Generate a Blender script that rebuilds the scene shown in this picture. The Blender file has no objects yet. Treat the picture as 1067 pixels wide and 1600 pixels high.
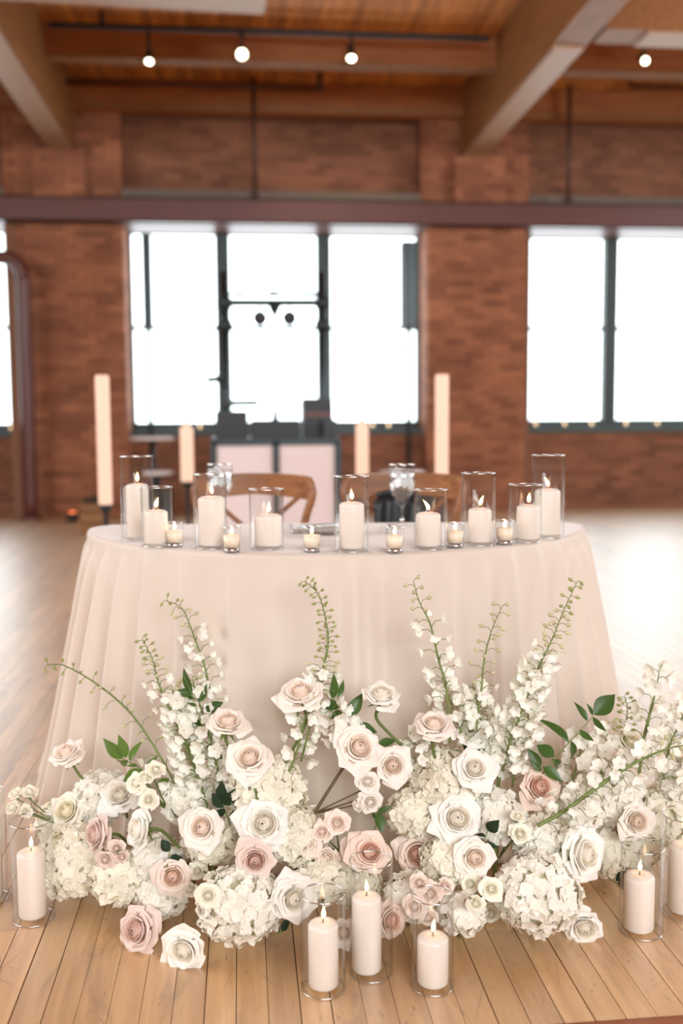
import bpy, math, random
from mathutils import Vector, Matrix, Euler, Quaternion
from mathutils import noise as mnoise
R = math.radians
SC = bpy.context.scene
COL = SC.collection
rnd = random.Random(7)

# ------------------------------------------------------------------ camera
F = 1557.0
PITCH, YAW, ROLL = R(5.3), R(5.7), R(0.4)
CAM = Vector((0, 0, 1.056))
FW = Vector((math.sin(YAW)*math.cos(PITCH), math.cos(YAW)*math.cos(PITCH), -math.sin(PITCH)))
_r = Vector((math.cos(YAW), -math.sin(YAW), 0)); _u = _r.cross(FW)
RT = _r*math.cos(ROLL) - _u*math.sin(ROLL)
UP = _r*math.sin(ROLL) + _u*math.cos(ROLL)
cd = bpy.data.cameras.new('camera'); cam = bpy.data.objects.new('camera', cd); COL.objects.link(cam)
cam.matrix_world = Matrix(((RT.x, UP.x, -FW.x, 0), (RT.y, UP.y, -FW.y, 0), (RT.z, UP.z, -FW.z, CAM.z), (0, 0, 0, 1)))
cd.sensor_fit = 'VERTICAL'; cd.sensor_height = 36.0; cd.sensor_width = 24.0; cd.lens = F/1600*36
cd.clip_start = 0.05; cd.clip_end = 200
cd.dof.use_dof = True; cd.dof.focus_distance = 2.06; cd.dof.aperture_fstop = 1.8
SC.camera = cam
def ray(px, py): return FW + RT*((px-533.5)/F) - UP*((py-800)/F)
def atZ(px, py, z): d = ray(px, py); return CAM + d*((z-CAM.z)/d.z)
def atY(px, py, y): d = ray(px, py); return CAM + d*(y/d.y)
def atD(px, py, t): return CAM + ray(px, py)*t
def project(P):
    v = Vector(P)-CAM; d = v.dot(FW); return 533.5+F*v.dot(RT)/d, 800-F*v.dot(UP)/d, d

# ------------------------------------------------------------------ world, lights, exposure
w = bpy.data.worlds.new('sky'); SC.world = w; w.use_nodes = True
bg = w.node_tree.nodes['Background']; bg.inputs[0].default_value = (0.86, 0.96, 1.0, 1); bg.inputs[1].default_value = 3.6
vs = SC.view_settings; vs.view_transform = 'Standard'; vs.look = 'None'; vs.gamma = 1; vs.use_curve_mapping = False
vs.exposure = 0.66
SC.cycles.max_bounces = 10; SC.cycles.transparent_max_bounces = 24; SC.cycles.diffuse_bounces = 5; SC.cycles.glossy_bounces = 4
SC.cycles.caustics_reflective = False; SC.cycles.caustics_refractive = False
SC.cycles.sample_clamp_indirect = 6.0
def area(name, loc, target, sx, sy, power, col):
    l = bpy.data.lights.new(name, 'AREA'); l.shape = 'RECTANGLE'; l.size = sx; l.size_y = sy; l.energy = power; l.color = col
    o = bpy.data.objects.new(name, l); COL.objects.link(o); o.location = loc
    o.rotation_euler = (Vector(target)-Vector(loc)).to_track_quat('-Z', 'Y').to_euler(); return o
area('rear_fill', (1.0, -5.2, 3.0), (0.3, 3, 0.7), 6.0, 2.4, 470, (0.91, 0.965, 1.0))  # added soft fill from behind the camera; rear wall has no window
area('left_fill', (-5.7, 3.2, 3.0), (0.4, 3.2, 0.6), 6.0, 2.0, 230, (0.91, 0.965, 1.0))  # added fill from the unseen left side, no window built there
area('right_fill', (8.7, 4.5, 3.0), (0.8, 4.0, 0.6), 6.0, 2.0, 330, (0.91, 0.965, 1.0))  # second added side fill, in front of the blank right wall

# ------------------------------------------------------------------ materials
def lin(c):
    c = c/255.0
    return c/12.92 if c <= 0.04045 else ((c+0.055)/1.055)**2.4
def rgb(*c): return (lin(c[0]), lin(c[1]), lin(c[2]), 1)
def newmat(name):
    m = bpy.data.materials.new(name); m.use_nodes = True
    nt = m.node_tree; return m, nt, nt.nodes, nt.links, nt.nodes['Principled BSDF']
def mat(name, col, rough=0.5, metal=0.0, spec=0.5, vary=0.0, scale=8.0, bump=0.0, bscale=60.0, coat=0.0, obj_rand=0.0, sss=0.0):
    m, nt, N, L, p = newmat(name)
    p.inputs['Roughness'].default_value = rough; p.inputs['Metallic'].default_value = metal
    p.inputs['Specular IOR Level'].default_value = spec; p.inputs['Coat Weight'].default_value = coat
    geo = N.new('ShaderNodeNewGeometry')
    last = None
    rg = N.new('ShaderNodeRGB'); rg.outputs[0].default_value = rgb(*col); last = rg.outputs[0]
    if vary > 0:
        n = N.new('ShaderNodeTexNoise'); n.inputs['Scale'].default_value = scale; n.inputs['Detail'].default_value = 4
        L.new(geo.outputs['Position'], n.inputs['Vector'])
        mr = N.new('ShaderNodeMapRange'); mr.inputs[3].default_value = 1-vary; mr.inputs[4].default_value = 1+vary
        L.new(n.outputs['Fac'], mr.inputs[0])
        mx = N.new('ShaderNodeVectorMath'); mx.operation = 'SCALE'; L.new(last, mx.inputs[0]); L.new(mr.outputs[0], mx.inputs['Scale']); last = mx.outputs[0]
    if obj_rand > 0:
        oi = N.new('ShaderNodeObjectInfo'); mr = N.new('ShaderNodeMapRange'); mr.inputs[3].default_value = 1-obj_rand; mr.inputs[4].default_value = 1+obj_rand*0.5
        L.new(oi.outputs['Random'], mr.inputs[0])
        mx = N.new('ShaderNodeVectorMath'); mx.operation = 'SCALE'; L.new(last, mx.inputs[0]); L.new(mr.outputs[0], mx.inputs['Scale']); last = mx.outputs[0]
    L.new(last, p.inputs['Base Color'])
    if bump > 0:
        n = N.new('ShaderNodeTexNoise'); n.inputs['Scale'].default_value = bscale; L.new(geo.outputs['Position'], n.inputs['Vector'])
        b = N.new('ShaderNodeBump'); b.inputs['Strength'].default_value = bump; b.inputs['Distance'].default_value = 0.005
        L.new(n.outputs['Fac'], b.inputs['Height']); L.new(b.outputs[0], p.inputs['Normal'])
    if sss > 0:
        p.inputs['Subsurface Weight'].default_value = sss; p.inputs['Subsurface Radius'].default_value = (1.0, 0.75, 0.55); p.inputs['Subsurface Scale'].default_value = 0.02
    return m
def leafy(name, col, trans=0.3, rough=0.5, vary=0.06, scale=30, tcol=None, obj_rand=0.0):
    """thin translucent surface: petals, leaves, cloth"""
    m = mat(name, col, rough, vary=vary, scale=scale, spec=0.25, obj_rand=obj_rand)
    nt = m.node_tree; N, L = nt.nodes, nt.links; p = N['Principled BSDF']; out = N['Material Output']
    t = N.new('ShaderNodeBsdfTranslucent'); t.inputs[0].default_value = rgb(*(tcol or col))
    mx = N.new('ShaderNodeMixShader'); mx.inputs[0].default_value = trans
    L.new(p.outputs[0], mx.inputs[1]); L.new(t.outputs[0], mx.inputs[2]); L.new(mx.outputs[0], out.inputs[0]); return m
def thin_glass(name, tint=(0.985, 0.99, 0.99), rough=0.02, base=0.04):
    m, nt, N, L, p = newmat(name); out = N['Material Output']
    tr = N.new('ShaderNodeBsdfTransparent'); tr.inputs[0].default_value = (*tint, 1)
    g = N.new('ShaderNodeBsdfGlossy'); g.inputs['Roughness'].default_value = rough
    lw = N.new('ShaderNodeLayerWeight'); lw.inputs['Blend'].default_value = 0.5     # facing: 1 - |cos|
    pw_ = N.new('ShaderNodeMath'); pw_.operation = 'POWER'; pw_.inputs[1].default_value = 5; L.new(lw.outputs['Facing'], pw_.inputs[0])
    mr = N.new('ShaderNodeMapRange'); mr.inputs[1].default_value = 0; mr.inputs[2].default_value = 1; mr.inputs[3].default_value = base; mr.inputs[4].default_value = 0.9
    L.new(pw_.outputs[0], mr.inputs[0])
    mx = N.new('ShaderNodeMixShader'); L.new(mr.outputs[0], mx.inputs[0]); L.new(tr.outputs[0], mx.inputs[1]); L.new(g.outputs[0], mx.inputs[2]); L.new(mx.outputs[0], out.inputs[0])
    N.remove(p); return m
def emis(name, col, strength):
    m, nt, N, L, p = newmat(name); p.inputs['Base Color'].default_value = (0, 0, 0, 1)
    p.inputs['Emission Color'].default_value = (*col, 1); p.inputs['Emission Strength'].default_value = strength; return m
def wood(name, dark, light, rough=0.4, coat=0.0, scratches=0.0, grain_axis=1, spec=0.5, rand=0.18):
    m, nt, N, L, p = newmat(name)
    p.inputs['Roughness'].default_value = rough; p.inputs['Coat Weight'].default_value = coat; p.inputs['Coat Roughness'].default_value = 0.36; p.inputs['Coat IOR'].default_value = 2.0
    p.inputs['Specular IOR Level'].default_value = spec
    geo = N.new('ShaderNodeNewGeometry'); oi = N.new('ShaderNodeObjectInfo')
    add = N.new('ShaderNodeMath'); add.operation = 'ADD'; L.new(geo.outputs['Random Per Island'], add.inputs[0]); L.new(oi.outputs['Random'], add.inputs[1])
    fr = N.new('ShaderNodeMath'); fr.operation = 'FRACT'; L.new(add.outputs[0], fr.inputs[0])
    mp = N.new('ShaderNodeMapping'); sc = [38, 38, 38]; sc[grain_axis] = 2.2; mp.inputs['Scale'].default_value = sc
    L.new(geo.outputs['Position'], mp.inputs['Vector'])
    off = N.new('ShaderNodeCombineXYZ'); m7 = N.new('ShaderNodeMath'); m7.operation = 'MULTIPLY'; m7.inputs[1].default_value = 37; L.new(fr.outputs[0], m7.inputs[0])
    for i in range(3): L.new(m7.outputs[0], off.inputs[i])
    L.new(off.outputs[0], mp.inputs['Location'])
    n = N.new('ShaderNodeTexNoise'); n.inputs['Scale'].default_value = 1.0; n.inputs['Detail'].default_value = 6; n.inputs['Distortion'].default_value = 0.6
    L.new(mp.outputs[0], n.inputs['Vector'])
    cr = N.new('ShaderNodeValToRGB'); cr.color_ramp.elements[0].position = 0.3; cr.color_ramp.elements[1].position = 0.68
    cr.color_ramp.elements[0].color = rgb(*dark); cr.color_ramp.elements[1].color = rgb(*light); L.new(n.outputs['Fac'], cr.inputs[0])
    mr = N.new('ShaderNodeMapRange'); mr.inputs[3].default_value = 1-rand; mr.inputs[4].default_value = 1+rand*0.6; L.new(fr.outputs[0], mr.inputs[0])
    mx = N.new('ShaderNodeVectorMath'); mx.operation = 'SCALE'; L.new(cr.outputs[0], mx.inputs[0]); L.new(mr.outputs[0], mx.inputs['Scale'])
    last = mx.outputs[0]
    if scratches > 0:
        for k, (s, lo, hi, amt) in enumerate(((3.0, 0.54, 0.66, 0.40), (24, 0.60, 0.70, 0.75))):
            n2 = N.new('ShaderNodeTexNoise'); n2.inputs['Detail'].default_value = 8; n2.inputs['Roughness'].default_value = 0.7; n2.inputs['Distortion'].default_value = 1.5
            mp2 = N.new('ShaderNodeMapping'); mp2.inputs['Scale'].default_value = (s*2.2, s*0.7, s); mp2.inputs['Rotation'].default_value = (0, 0, 0.5*k)
            L.new(geo.outputs['Position'], mp2.inputs['Vector']); L.new(mp2.outputs[0], n2.inputs['Vector']); n2.inputs['Scale'].default_value = 1.0
            r2 = N.new('ShaderNodeMapRange'); r2.inputs[1].default_value = lo; r2.inputs[2].default_value = hi; r2.inputs[3].default_value = 0; r2.inputs[4].default_value = amt*scratches
            L.new(n2.outputs['Fac'], r2.inputs[0])
            m3 = N.new('ShaderNodeMix'); m3.data_type = 'RGBA'; L.new(r2.outputs[0], m3.inputs[0]); L.new(last, m3.inputs[6]); m3.inputs[7].default_value = rgb(120, 92, 72); last = m3.outputs[2]
        wv = N.new('ShaderNodeTexVoronoi'); wv.feature = 'DISTANCE_TO_EDGE'; wv.inputs['Scale'].default_value = 1.0
        mp4 = N.new('ShaderNodeMapping'); mp4.inputs['Scale'].default_value = (9, 4, 1); mp4.inputs['Rotation'].default_value = (0, 0, 0.7); L.new(geo.outputs['Position'], mp4.inputs['Vector']); L.new(mp4.outputs[0], wv.inputs['Vector'])
        r4 = N.new('ShaderNodeMapRange'); r4.inputs[1].default_value = 0.0; r4.inputs[2].default_value = 0.016; r4.inputs[3].default_value = 0.6; r4.inputs[4].default_value = 0
        L.new(wv.outputs['Distance'], r4.inputs[0])
        gate = N.new('ShaderNodeTexNoise'); gate.inputs['Scale'].default_value = 6; L.new(geo.outputs['Position'], gate.inputs['Vector'])
        gr = N.new('ShaderNodeMapRange'); gr.inputs[1].default_value = 0.5; gr.inputs[2].default_value = 0.62; L.new(gate.outputs['Fac'], gr.inputs[0])
        mu = N.new('ShaderNodeMath'); mu.operation = 'MULTIPLY'; L.new(r4.outputs[0], mu.inputs[0]); L.new(gr.outputs[0], mu.inputs[1])
        m5 = N.new('ShaderNodeMix'); m5.data_type = 'RGBA'; L.new(mu.outputs[0], m5.inputs[0]); L.new(last, m5.inputs[6]); m5.inputs[7].default_value = rgb(110, 84, 66); last = m5.outputs[2]
    L.new(last, p.inputs['Base Color'])
    b = N.new('ShaderNodeBump'); b.inputs['Strength'].default_value = 0.15; b.inputs['Distance'].default_value = 0.002; L.new(n.outputs['Fac'], b.inputs['Height']); L.new(b.outputs[0], p.inputs['Normal'])
    return m
def brickmat(name, c1, c2):
    m, nt, N, L, p = newmat(name); p.inputs['Roughness'].default_value = 0.85
    geo = N.new('ShaderNodeNewGeometry'); oi = N.new('ShaderNodeObjectInfo')
    add = N.new('ShaderNodeMath'); add.operation = 'ADD'; L.new(geo.outputs['Random Per Island'], add.inputs[0]); L.new(oi.outputs['Random'], add.inputs[1])
    fr = N.new('ShaderNodeMath'); fr.operation = 'FRACT'; L.new(add.outputs[0], fr.inputs[0])
    n = N.new('ShaderNodeTexNoise'); n.inputs['Scale'].default_value = 1.6; n.inputs['Detail'].default_value = 5; L.new(geo.outputs['Position'], n.inputs['Vector'])
    a2 = N.new('ShaderNodeMath'); a2.operation = 'MULTIPLY_ADD'; a2.inputs[1].default_value = 0.75; L.new(fr.outputs[0], a2.inputs[0])
    m2 = N.new('ShaderNodeMath'); m2.operation = 'MULTIPLY_ADD'; m2.inputs[1].default_value = 1.4; m2.inputs[2].default_value = -0.58; L.new(n.outputs['Fac'], m2.inputs[0]); L.new(m2.outputs[0], a2.inputs[2])
    cr = N.new('ShaderNodeValToRGB'); cr.color_ramp.elements[0].color = rgb(*c1); cr.color_ramp.elements[1].color = rgb(*c2); L.new(a2.outputs[0], cr.inputs[0])
    L.new(cr.outputs[0], p.inputs['Base Color']); return m

M = {}
M['plank'] = wood('maple_floor_plank', (186, 142, 94), (218, 177, 126), rough=0.45, coat=1.0, scratches=1.25, spec=0.9, rand=0.16)
M['subfloor'] = mat('dark_joint', (92, 62, 44), 0.9)
M['nosing'] = wood('stage_nosing_wood', (120, 66, 40), (156, 92, 58), rough=0.35, grain_axis=0)
M['deck'] = wood('ceiling_deck_wood', (186, 116, 56), (232, 166, 94), rough=0.6, rand=0.3)
M['joist'] = wood('joist_wood', (140, 82, 40), (172, 108, 56), rough=0.6, grain_axis=0, rand=0.05)
M['girder'] = wood('girder_wood', (122, 78, 40), (156, 106, 60), rough=0.55, grain_axis=1, rand=0.04)
M['plate'] = mat('pale_painted_soffit', (176, 146, 122), 0.5, vary=0.05)
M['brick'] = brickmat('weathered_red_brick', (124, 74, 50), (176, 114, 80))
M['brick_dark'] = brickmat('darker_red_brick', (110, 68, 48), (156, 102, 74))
M['mortar'] = mat('old_mortar', (138, 98, 76), 0.95, vary=0.1)
M['plaster'] = mat('room_brick_tone', (176, 152, 132), 0.95, vary=0.08, scale=3)
M['steel'] = mat('oxide_red_steel', (98, 58, 52), 0.42, metal=0.1, vary=0.12, scale=5)
M['concrete'] = mat('concrete_sill', (118, 104, 92), 0.85, vary=0.1)
M['frame'] = mat('grey_green_window_paint', (62, 76, 76), 0.45)
M['pipe'] = mat('dark_red_pipe', (96, 52, 44), 0.35)
M['thinpipe'] = mat('dark_brown_pipe', (70, 42, 30), 0.5)
M['black'] = mat('black_plastic', (26, 30, 32), 0.45)
M['darkmetal'] = mat('dark_grey_metal', (50, 58, 60), 0.35, metal=0.6)
M['pane'] = thin_glass('window_glass', base=0.03)
M['glass'] = thin_glass('clear_candle_glass', base=0.035)
M['rim'] = thin_glass('bright_glass_edge', tint=(0.97, 0.98, 0.98), rough=0.2, base=0.75)
M['water'] = thin_glass('iced_water', tint=(0.985, 0.99, 0.99), rough=0.2, base=0.22)
M['ice'] = mat('ice', (235, 240, 242), 0.15, spec=0.6)
M['wax'] = mat('ivory_wax', (248, 236, 224), 0.38, sss=0.35, spec=0.4)
M['votive_wax'] = mat('cream_votive_wax', (250, 232, 208), 0.4, sss=0.4)
M['wick'] = mat('charred_wick', (40, 28, 22), 0.9)
M['cloth'] = leafy('ivory_tablecloth', (225, 212, 198), trans=0.10, rough=0.6, vary=0.02, scale=20, tcol=(232, 216, 196))
M['chair'] = wood('oiled_oak_chair', (120, 76, 44), (160, 106, 66), rough=0.4, grain_axis=0, rand=0.04)
M['silver'] = mat('polished_silver', (210, 210, 212), 0.2, metal=1.0)
M['china'] = mat('grey_rimmed_china', (170, 160, 150), 0.3)
M['napkin'] = mat('white_napkin', (238, 230, 226), 0.8)
M['panel'] = mat('white_booth_panel', (236, 222, 222), 0.6)
M['stem'] = mat('green_stem', (112, 128, 66), 0.5, vary=0.15, scale=60)
M['rosestem'] = mat('rose_stem', (96, 112, 54), 0.5, vary=0.25, scale=40)
M['brownstem'] = mat('woody_stem', (98, 78, 50), 0.6, vary=0.25, scale=60)
M['leaf'] = leafy('glossy_green_leaf', (66, 94, 46), 0.12, 0.3, vary=0.2, scale=25, tcol=(110, 140, 50), obj_rand=0.25)
M['leaf_light'] = leafy('fresh_green_leaf', (98, 130, 62), 0.2, 0.3, vary=0.2, scale=25, tcol=(140, 160, 60), obj_rand=0.2)
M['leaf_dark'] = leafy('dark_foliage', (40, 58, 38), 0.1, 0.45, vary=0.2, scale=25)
M['hyd'] = leafy('hydrangea_white', (253, 250, 240), 0.25, 0.6, vary=0.05, scale=60, tcol=(248, 244, 224), obj_rand=0.08)
M['hyd_cream'] = leafy('hydrangea_cream', (252, 248, 232), 0.25, 0.6, vary=0.06, scale=60, tcol=(246, 240, 212), obj_rand=0.08)
M['hyd_core'] = mat('hydrangea_inner_green', (224, 218, 186), 0.8, vary=0.2, scale=50)
M['eye'] = mat('floret_eye', (226, 214, 170), 0.7)
def petalpair(n, outer, inner): M[n] = leafy(n+'_outer_petal', outer, 0.22, 0.5, vary=0.03, tcol=inner, obj_rand=0.04); M[n+'_in'] = leafy(n+'_inner_petal', inner, 0.5, 0.5, vary=0.03, tcol=inner, obj_rand=0.04)
petalpair('white', (254, 251, 244), (254, 250, 240))
petalpair('ivory', (254, 247, 238), (254, 243, 231))
petalpair('cream', (252, 249, 234), (252, 246, 224))
petalpair('blush', (250, 236, 224), (251, 231, 216))
petalpair('pink', (247, 229, 215), (247, 220, 203))
petalpair('dusty', (241, 224, 214), (236, 211, 199))
M['bell'] = leafy('delphinium_white', (250, 249, 240), 0.25, 0.55, vary=0.05, scale=50, tcol=(248, 247, 230), obj_rand=0.06)
M['bud'] = leafy('delphinium_bud', (220, 216, 176), 0.25, 0.55, vary=0.15, scale=80, tcol=(215, 215, 150), obj_rand=0.12)
M['budgreen'] = leafy('delphinium_green_bud', (178, 184, 120), 0.2, 0.55, vary=0.15, scale=80, obj_rand=0.15)
M['lampglow'] = emis('spot_lamp_glow', (1.0, 0.86, 0.62), 7)
M['ledglow'] = emis('tall_candle_glow', (1.0, 0.60, 0.43), 0.78)
M['redglow'] = emis('red_uplight_glow', (1.0, 0.2, 0.05), 2.5)
M['crate'] = wood('crate_wood', (130, 88, 54), (168, 122, 78), rough=0.7, grain_axis=0)
# flame
fm, nt, N, L, p = newmat('candle_flame'); M['flame'] = fm
p.inputs['Base Color'].default_value = (0, 0, 0, 1)
tc = N.new('ShaderNodeTexCoord'); sp = N.new('ShaderNodeSeparateXYZ'); L.new(tc.outputs['Generated'], sp.inputs[0])
cr = N.new('ShaderNodeValToRGB'); e = cr.color_ramp.elements; e[0].position = 0.02; e[0].color = (0.9, 0.22, 0.05, 1); e[1].position = 1.0; e[1].color = (1, 0.5, 0.14, 1)
x = e.new(0.25); x.color = (1, 0.70, 0.36, 1); x = e.new(0.7); x.color = (1, 0.74, 0.4, 1)
L.new(sp.outputs[2], cr.inputs[0]); L.new(cr.outputs[0], p.inputs['Emission Color']); p.inputs['Emission Strength'].default_value = 6

# ------------------------------------------------------------------ mesh helpers
class MB:
    def __init__(s): s.v = []; s.f = []
    def add(s, vs, fs):
        b = len(s.v); s.v += [Vector(q) for q in vs]; s.f += [tuple(b+i for i in f) for f in fs]; return s
    def box(s, x0, x1, y0, y1, z0, z1, rot=None, c=None):
        q = [Vector((x, y, z)) for z in (z0, z1) for y in (y0, y1) for x in (x0, x1)]
        if rot is not None:
            q = [rot @ a for a in q]
        if c is not None: q = [a+Vector(c) for a in q]
        return s.add(q, [(0, 2, 3, 1), (4, 5, 7, 6), (0, 1, 5, 4), (2, 6, 7, 3), (0, 4, 6, 2), (1, 3, 7, 5)])
    def lathe(s, prof, c, n=24, axis=None, cap=True):
        """prof: list of (r, h)"""
        c = Vector(c); ax = Vector(axis).normalized() if axis is not None else Vector((0, 0, 1))
        q = ax.to_track_quat('Z', 'Y'); vs = []; fs = []
        for (r, h) in prof:
            for k in range(n):
                a = 2*math.pi*k/n; vs.append(c + q @ Vector((r*math.cos(a), r*math.sin(a), h)))
        for i in range(len(prof)-1):
            for k in range(n): k2 = (k+1) % n; fs.append((i*n+k, i*n+k2, (i+1)*n+k2, (i+1)*n+k))
        if cap: fs.append(tuple(range(n-1, -1, -1))); fs.append(tuple((len(prof)-1)*n+k for k in range(n)))
        return s.add(vs, fs)
    def tube(s, pts, r, n=8, cap=True):
        pts = [Vector(q) for q in pts]; rs = r if isinstance(r, (list, tuple)) else [r]*len(pts); vs = []; fs = []
        t0 = (pts[1]-pts[0]).normalized(); nrm = t0.orthogonal().normalized()
        for i, q in enumerate(pts):
            t = (pts[min(i+1, len(pts)-1)]-pts[max(i-1, 0)]).normalized()
            nrm = (nrm - t*nrm.dot(t)).normalized(); bn = t.cross(nrm)
            for k in range(n):
                a = 2*math.pi*k/n; vs.append(q + (nrm*math.cos(a)+bn*math.sin(a))*rs[i])
        for i in range(len(pts)-1):
            for k in range(n): k2 = (k+1) % n; fs.append((i*n+k, i*n+k2, (i+1)*n+k2, (i+1)*n+k))
        if cap: fs.append(tuple(range(n-1, -1, -1))); fs.append(tuple((len(pts)-1)*n+k for k in range(n)))
        return s.add(vs, fs)
    def mesh(s, name, m, smooth=False, off=None):
        me = bpy.data.meshes.new(name)
        me.from_pydata([tuple(a-off) if off is not None else tuple(a) for a in s.v], [], s.f); me.validate()
        if smooth: me.shade_smooth() if hasattr(me, 'shade_smooth') else me.polygons.foreach_set('use_smooth', [True]*len(me.polygons))
        if m: me.materials.append(m)
        return me
    def build(s, name, m, parent=None, smooth=False, base=None):
        off = None
        if parent is not None: off = wloc(parent)
        elif base is not None: off = Vector(base)
        me = s.mesh(name, m, smooth, off); o = bpy.data.objects.new(name, me); COL.objects.link(o)
        if parent is not None: o.parent = parent
        elif base is not None: o.location = base
        return o
def wloc(o):
    v = Vector((0, 0, 0))
    while o is not None: v += o.location; o = o.parent
    return v
def tag(o, label=None, cat=None, group=None, kind=None):
    if label: o['label'] = label
    if cat: o['category'] = cat
    if group: o['group'] = group
    if kind: o['kind'] = kind
    return o
def thing(name, label, cat, loc, group=None, kind=None):
    o = bpy.data.objects.new(name, None); o.empty_display_size = 0.02; COL.objects.link(o); o.location = loc; return tag(o, label, cat, group, kind)
def inst(name, me, parent, loc, rot=None, scale=(1, 1, 1), m=None):
    """object sharing mesh data; loc is local to the parent"""
    o = bpy.data.objects.new(name, me); COL.objects.link(o); o.parent = parent; o.location = loc
    if rot is not None: o.rotation_mode = 'QUATERNION'; o.rotation_quaternion = rot
    o.scale = scale
    if m is not None: o.material_slots[0].link = 'OBJECT'; o.material_slots[0].material = m
    return o
def bez(p, n=14):
    """smooth catmull path through points"""
    p = [Vector(q) for q in p]; out = []
    if len(p) == 2: return [p[0].lerp(p[1], i/n) for i in range(n+1)]
    for i in range(len(p)-1):
        a = p[max(i-1, 0)]; b = p[i]; c = p[i+1]; d = p[min(i+2, len(p)-1)]
        for k in range(n):
            t = k/n; out.append(0.5*((2*b)+(c-a)*t+(2*a-5*b+4*c-d)*t*t+(3*b-a-3*c+d)*t**3))
    out.append(p[-1]); return out

# ------------------------------------------------------------------ structure
YW, YG = 11.35, 11.86          # pier face, window plane
ZC = 4.72                      # ceiling deck
XL, XR, YB = -6.0, 9.0, -5.5
def struct(name): o = thing(name, None, None, (0, 0, 0)); o['kind'] = 'structure'; return o
unit = MB().box(-.5, .5, -.5, .5, -.5, .5).mesh('unit_block', None)
def unit_mesh(name, m): me = unit.copy(); me.name = name; me.materials.append(m); return me
# floor
fl = struct('floor')
MB().box(XL, XR, 1.45, YG+0.2, -0.06, -0.013).build('subfloor', M['subfloor'], fl)
MB().box(XL, XR, YB, 1.47, -0.06, 0.0).build('near_floor', M['nosing'], fl)
MB().box(XL, XR, 1.47, 1.608, -0.03, 0.0).build('border_board', M['nosing'], fl)
pw = 0.0572; planks = []
x = -3.4
while x < 6.2:
    g = 0.0007 + (0.0016 if rnd.random() < 0.25 else 0.0) + rnd.random()*0.0007
    y = 1.611 + 0.0; first = True
    while y < YG:
        Lp = rnd.uniform(0.15, 1.9) if first else rnd.uniform(0.7, 2.3); first = False
        y1 = min(y+Lp, YG)
        planks.append((x+g/2, x+pw-g/2, y, y1-0.0012, rnd.uniform(-0.0007, 0.0)))
        y = y1
    x += pw
def vis(q):
    px, py, d = project(((q[0]+q[1])/2, max(q[2], 1.72), 0)); px2, py2, d2 = project(((q[0]+q[1])/2, q[3], 0))
    return (d > .5 and -60 < px < 1127) or (d2 > .5 and -60 < px2 < 1127 and py2 < 1640)
seen = sorted([q for q in planks if vis(q)], key=lambda q: q[2]); ns = set(id(q) for q in seen[:300])
pm = unit_mesh('plank', M['plank'])
for q in seen[:300]:
    inst('plank', pm, fl, ((q[0]+q[1])/2, (q[2]+q[3])/2, -0.006+q[4]), None, (q[1]-q[0], q[3]-q[2], 0.012))
mb = MB()
for q in planks:
    if id(q) not in ns: mb.box(q[0], q[1], q[2], q[3], -0.012, q[4])
tag(mb.build('distant_planking', M['plank'], fl), kind='stuff')

# brick field generator
bricks = []
def brickfield(x0, x1, z0, z1, yf, tone=0, depth=0.10, side=None):
    bl, bh, j = 0.205, 0.062, 0.011; z = z0; row = 0
    while z+bh*0.6 < z1:
        zt = min(z+bh, z1); xx = x0 - (row % 2)*(bl+j)/2
        while xx < x1-0.02:
            a = max(xx, x0); b = min(xx+bl, x1)
            if b-a > 0.025: bricks.append((a, b, yf+rnd.uniform(-0.003, 0.003), yf+depth, z, zt, tone))
            xx += bl+j
        z += bh+j; row += 1
xp1a, xp1b = -2.42, -1.257
xp2a, xp2b = 2.13, 3.27
zs, zh = 0.945, 3.26
wb = struct('wall_back')
mo = MB()
YS = 11.62   # spandrel plane
for (a, b) in ((xp1a, xp1b), (xp2a, xp2b)): mo.box(a+.004, b-.004, YW+0.006, YG+0.3, 0, ZC)
for (a, b) in ((XL, xp1a), (xp1b, xp2a), (xp2b, 6.7)):
    mo.box(a, b, YS+0.006, YG+0.3, 0, zs-0.02); mo.box(a, b, YS+0.006, YG+0.3, zh, ZC)
mo.box(6.7, XR, YW+.006, YG+.3, 0, ZC)
mo.build('masonry_backing', M['mortar'], wb)
brickfield(xp1a, xp1b, 0.0, 3.2, YW); brickfield(xp2a, xp2b, 0.0, 3.2, YW)
brickfield(xp1a-.1, xp1b+.0, 3.45, 4.4, YW); brickfield(xp2a-.08, xp2b+.03, 3.45, 4.4, YW)
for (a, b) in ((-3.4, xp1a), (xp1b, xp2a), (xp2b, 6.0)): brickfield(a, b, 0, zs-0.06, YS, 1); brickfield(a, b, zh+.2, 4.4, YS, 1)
# pier return faces (thin stack seen edge on)
for xx, sgn in ((xp1b, 1), (xp2a, -1)):
    z = 0; row = 0
    while z < 4.35:
        if not (3.2 < z < 3.4):
            y = YW+0.11
            while y < YG-0.02: bricks.append((xx-0.05 if sgn > 0 else xx-0.004, xx+0.004 if sgn > 0 else xx+0.05, y, min(y+0.205, YG), z, z+0.062, 0)); y += 0.216
        z += 0.073; row += 1
def bvis(q):
    px, py, d = project(((q[0]+q[1])/2, q[2], (q[4]+q[5])/2)); return 0 < px < 1067 and 355 < py < 800
cand = [q for q in bricks if q[6] == 0 and bvis(q) and q[3]-q[2] > 0.09 and (q[1]-q[0]) > .09 and q[2] < YW+.02]
cand.sort(key=lambda q: (0 if q[0] > 2 else 1, -q[4])); chosen = set(id(q) for q in cand[:300])
bm_ = unit_mesh('brick', M['brick'])
for q in cand[:300]:
    inst('brick', bm_, wb, ((q[0]+q[1])/2, (q[2]+q[3])/2, (q[4]+q[5])/2), None, (q[1]-q[0], q[3]-q[2], q[5]-q[4]))
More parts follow.
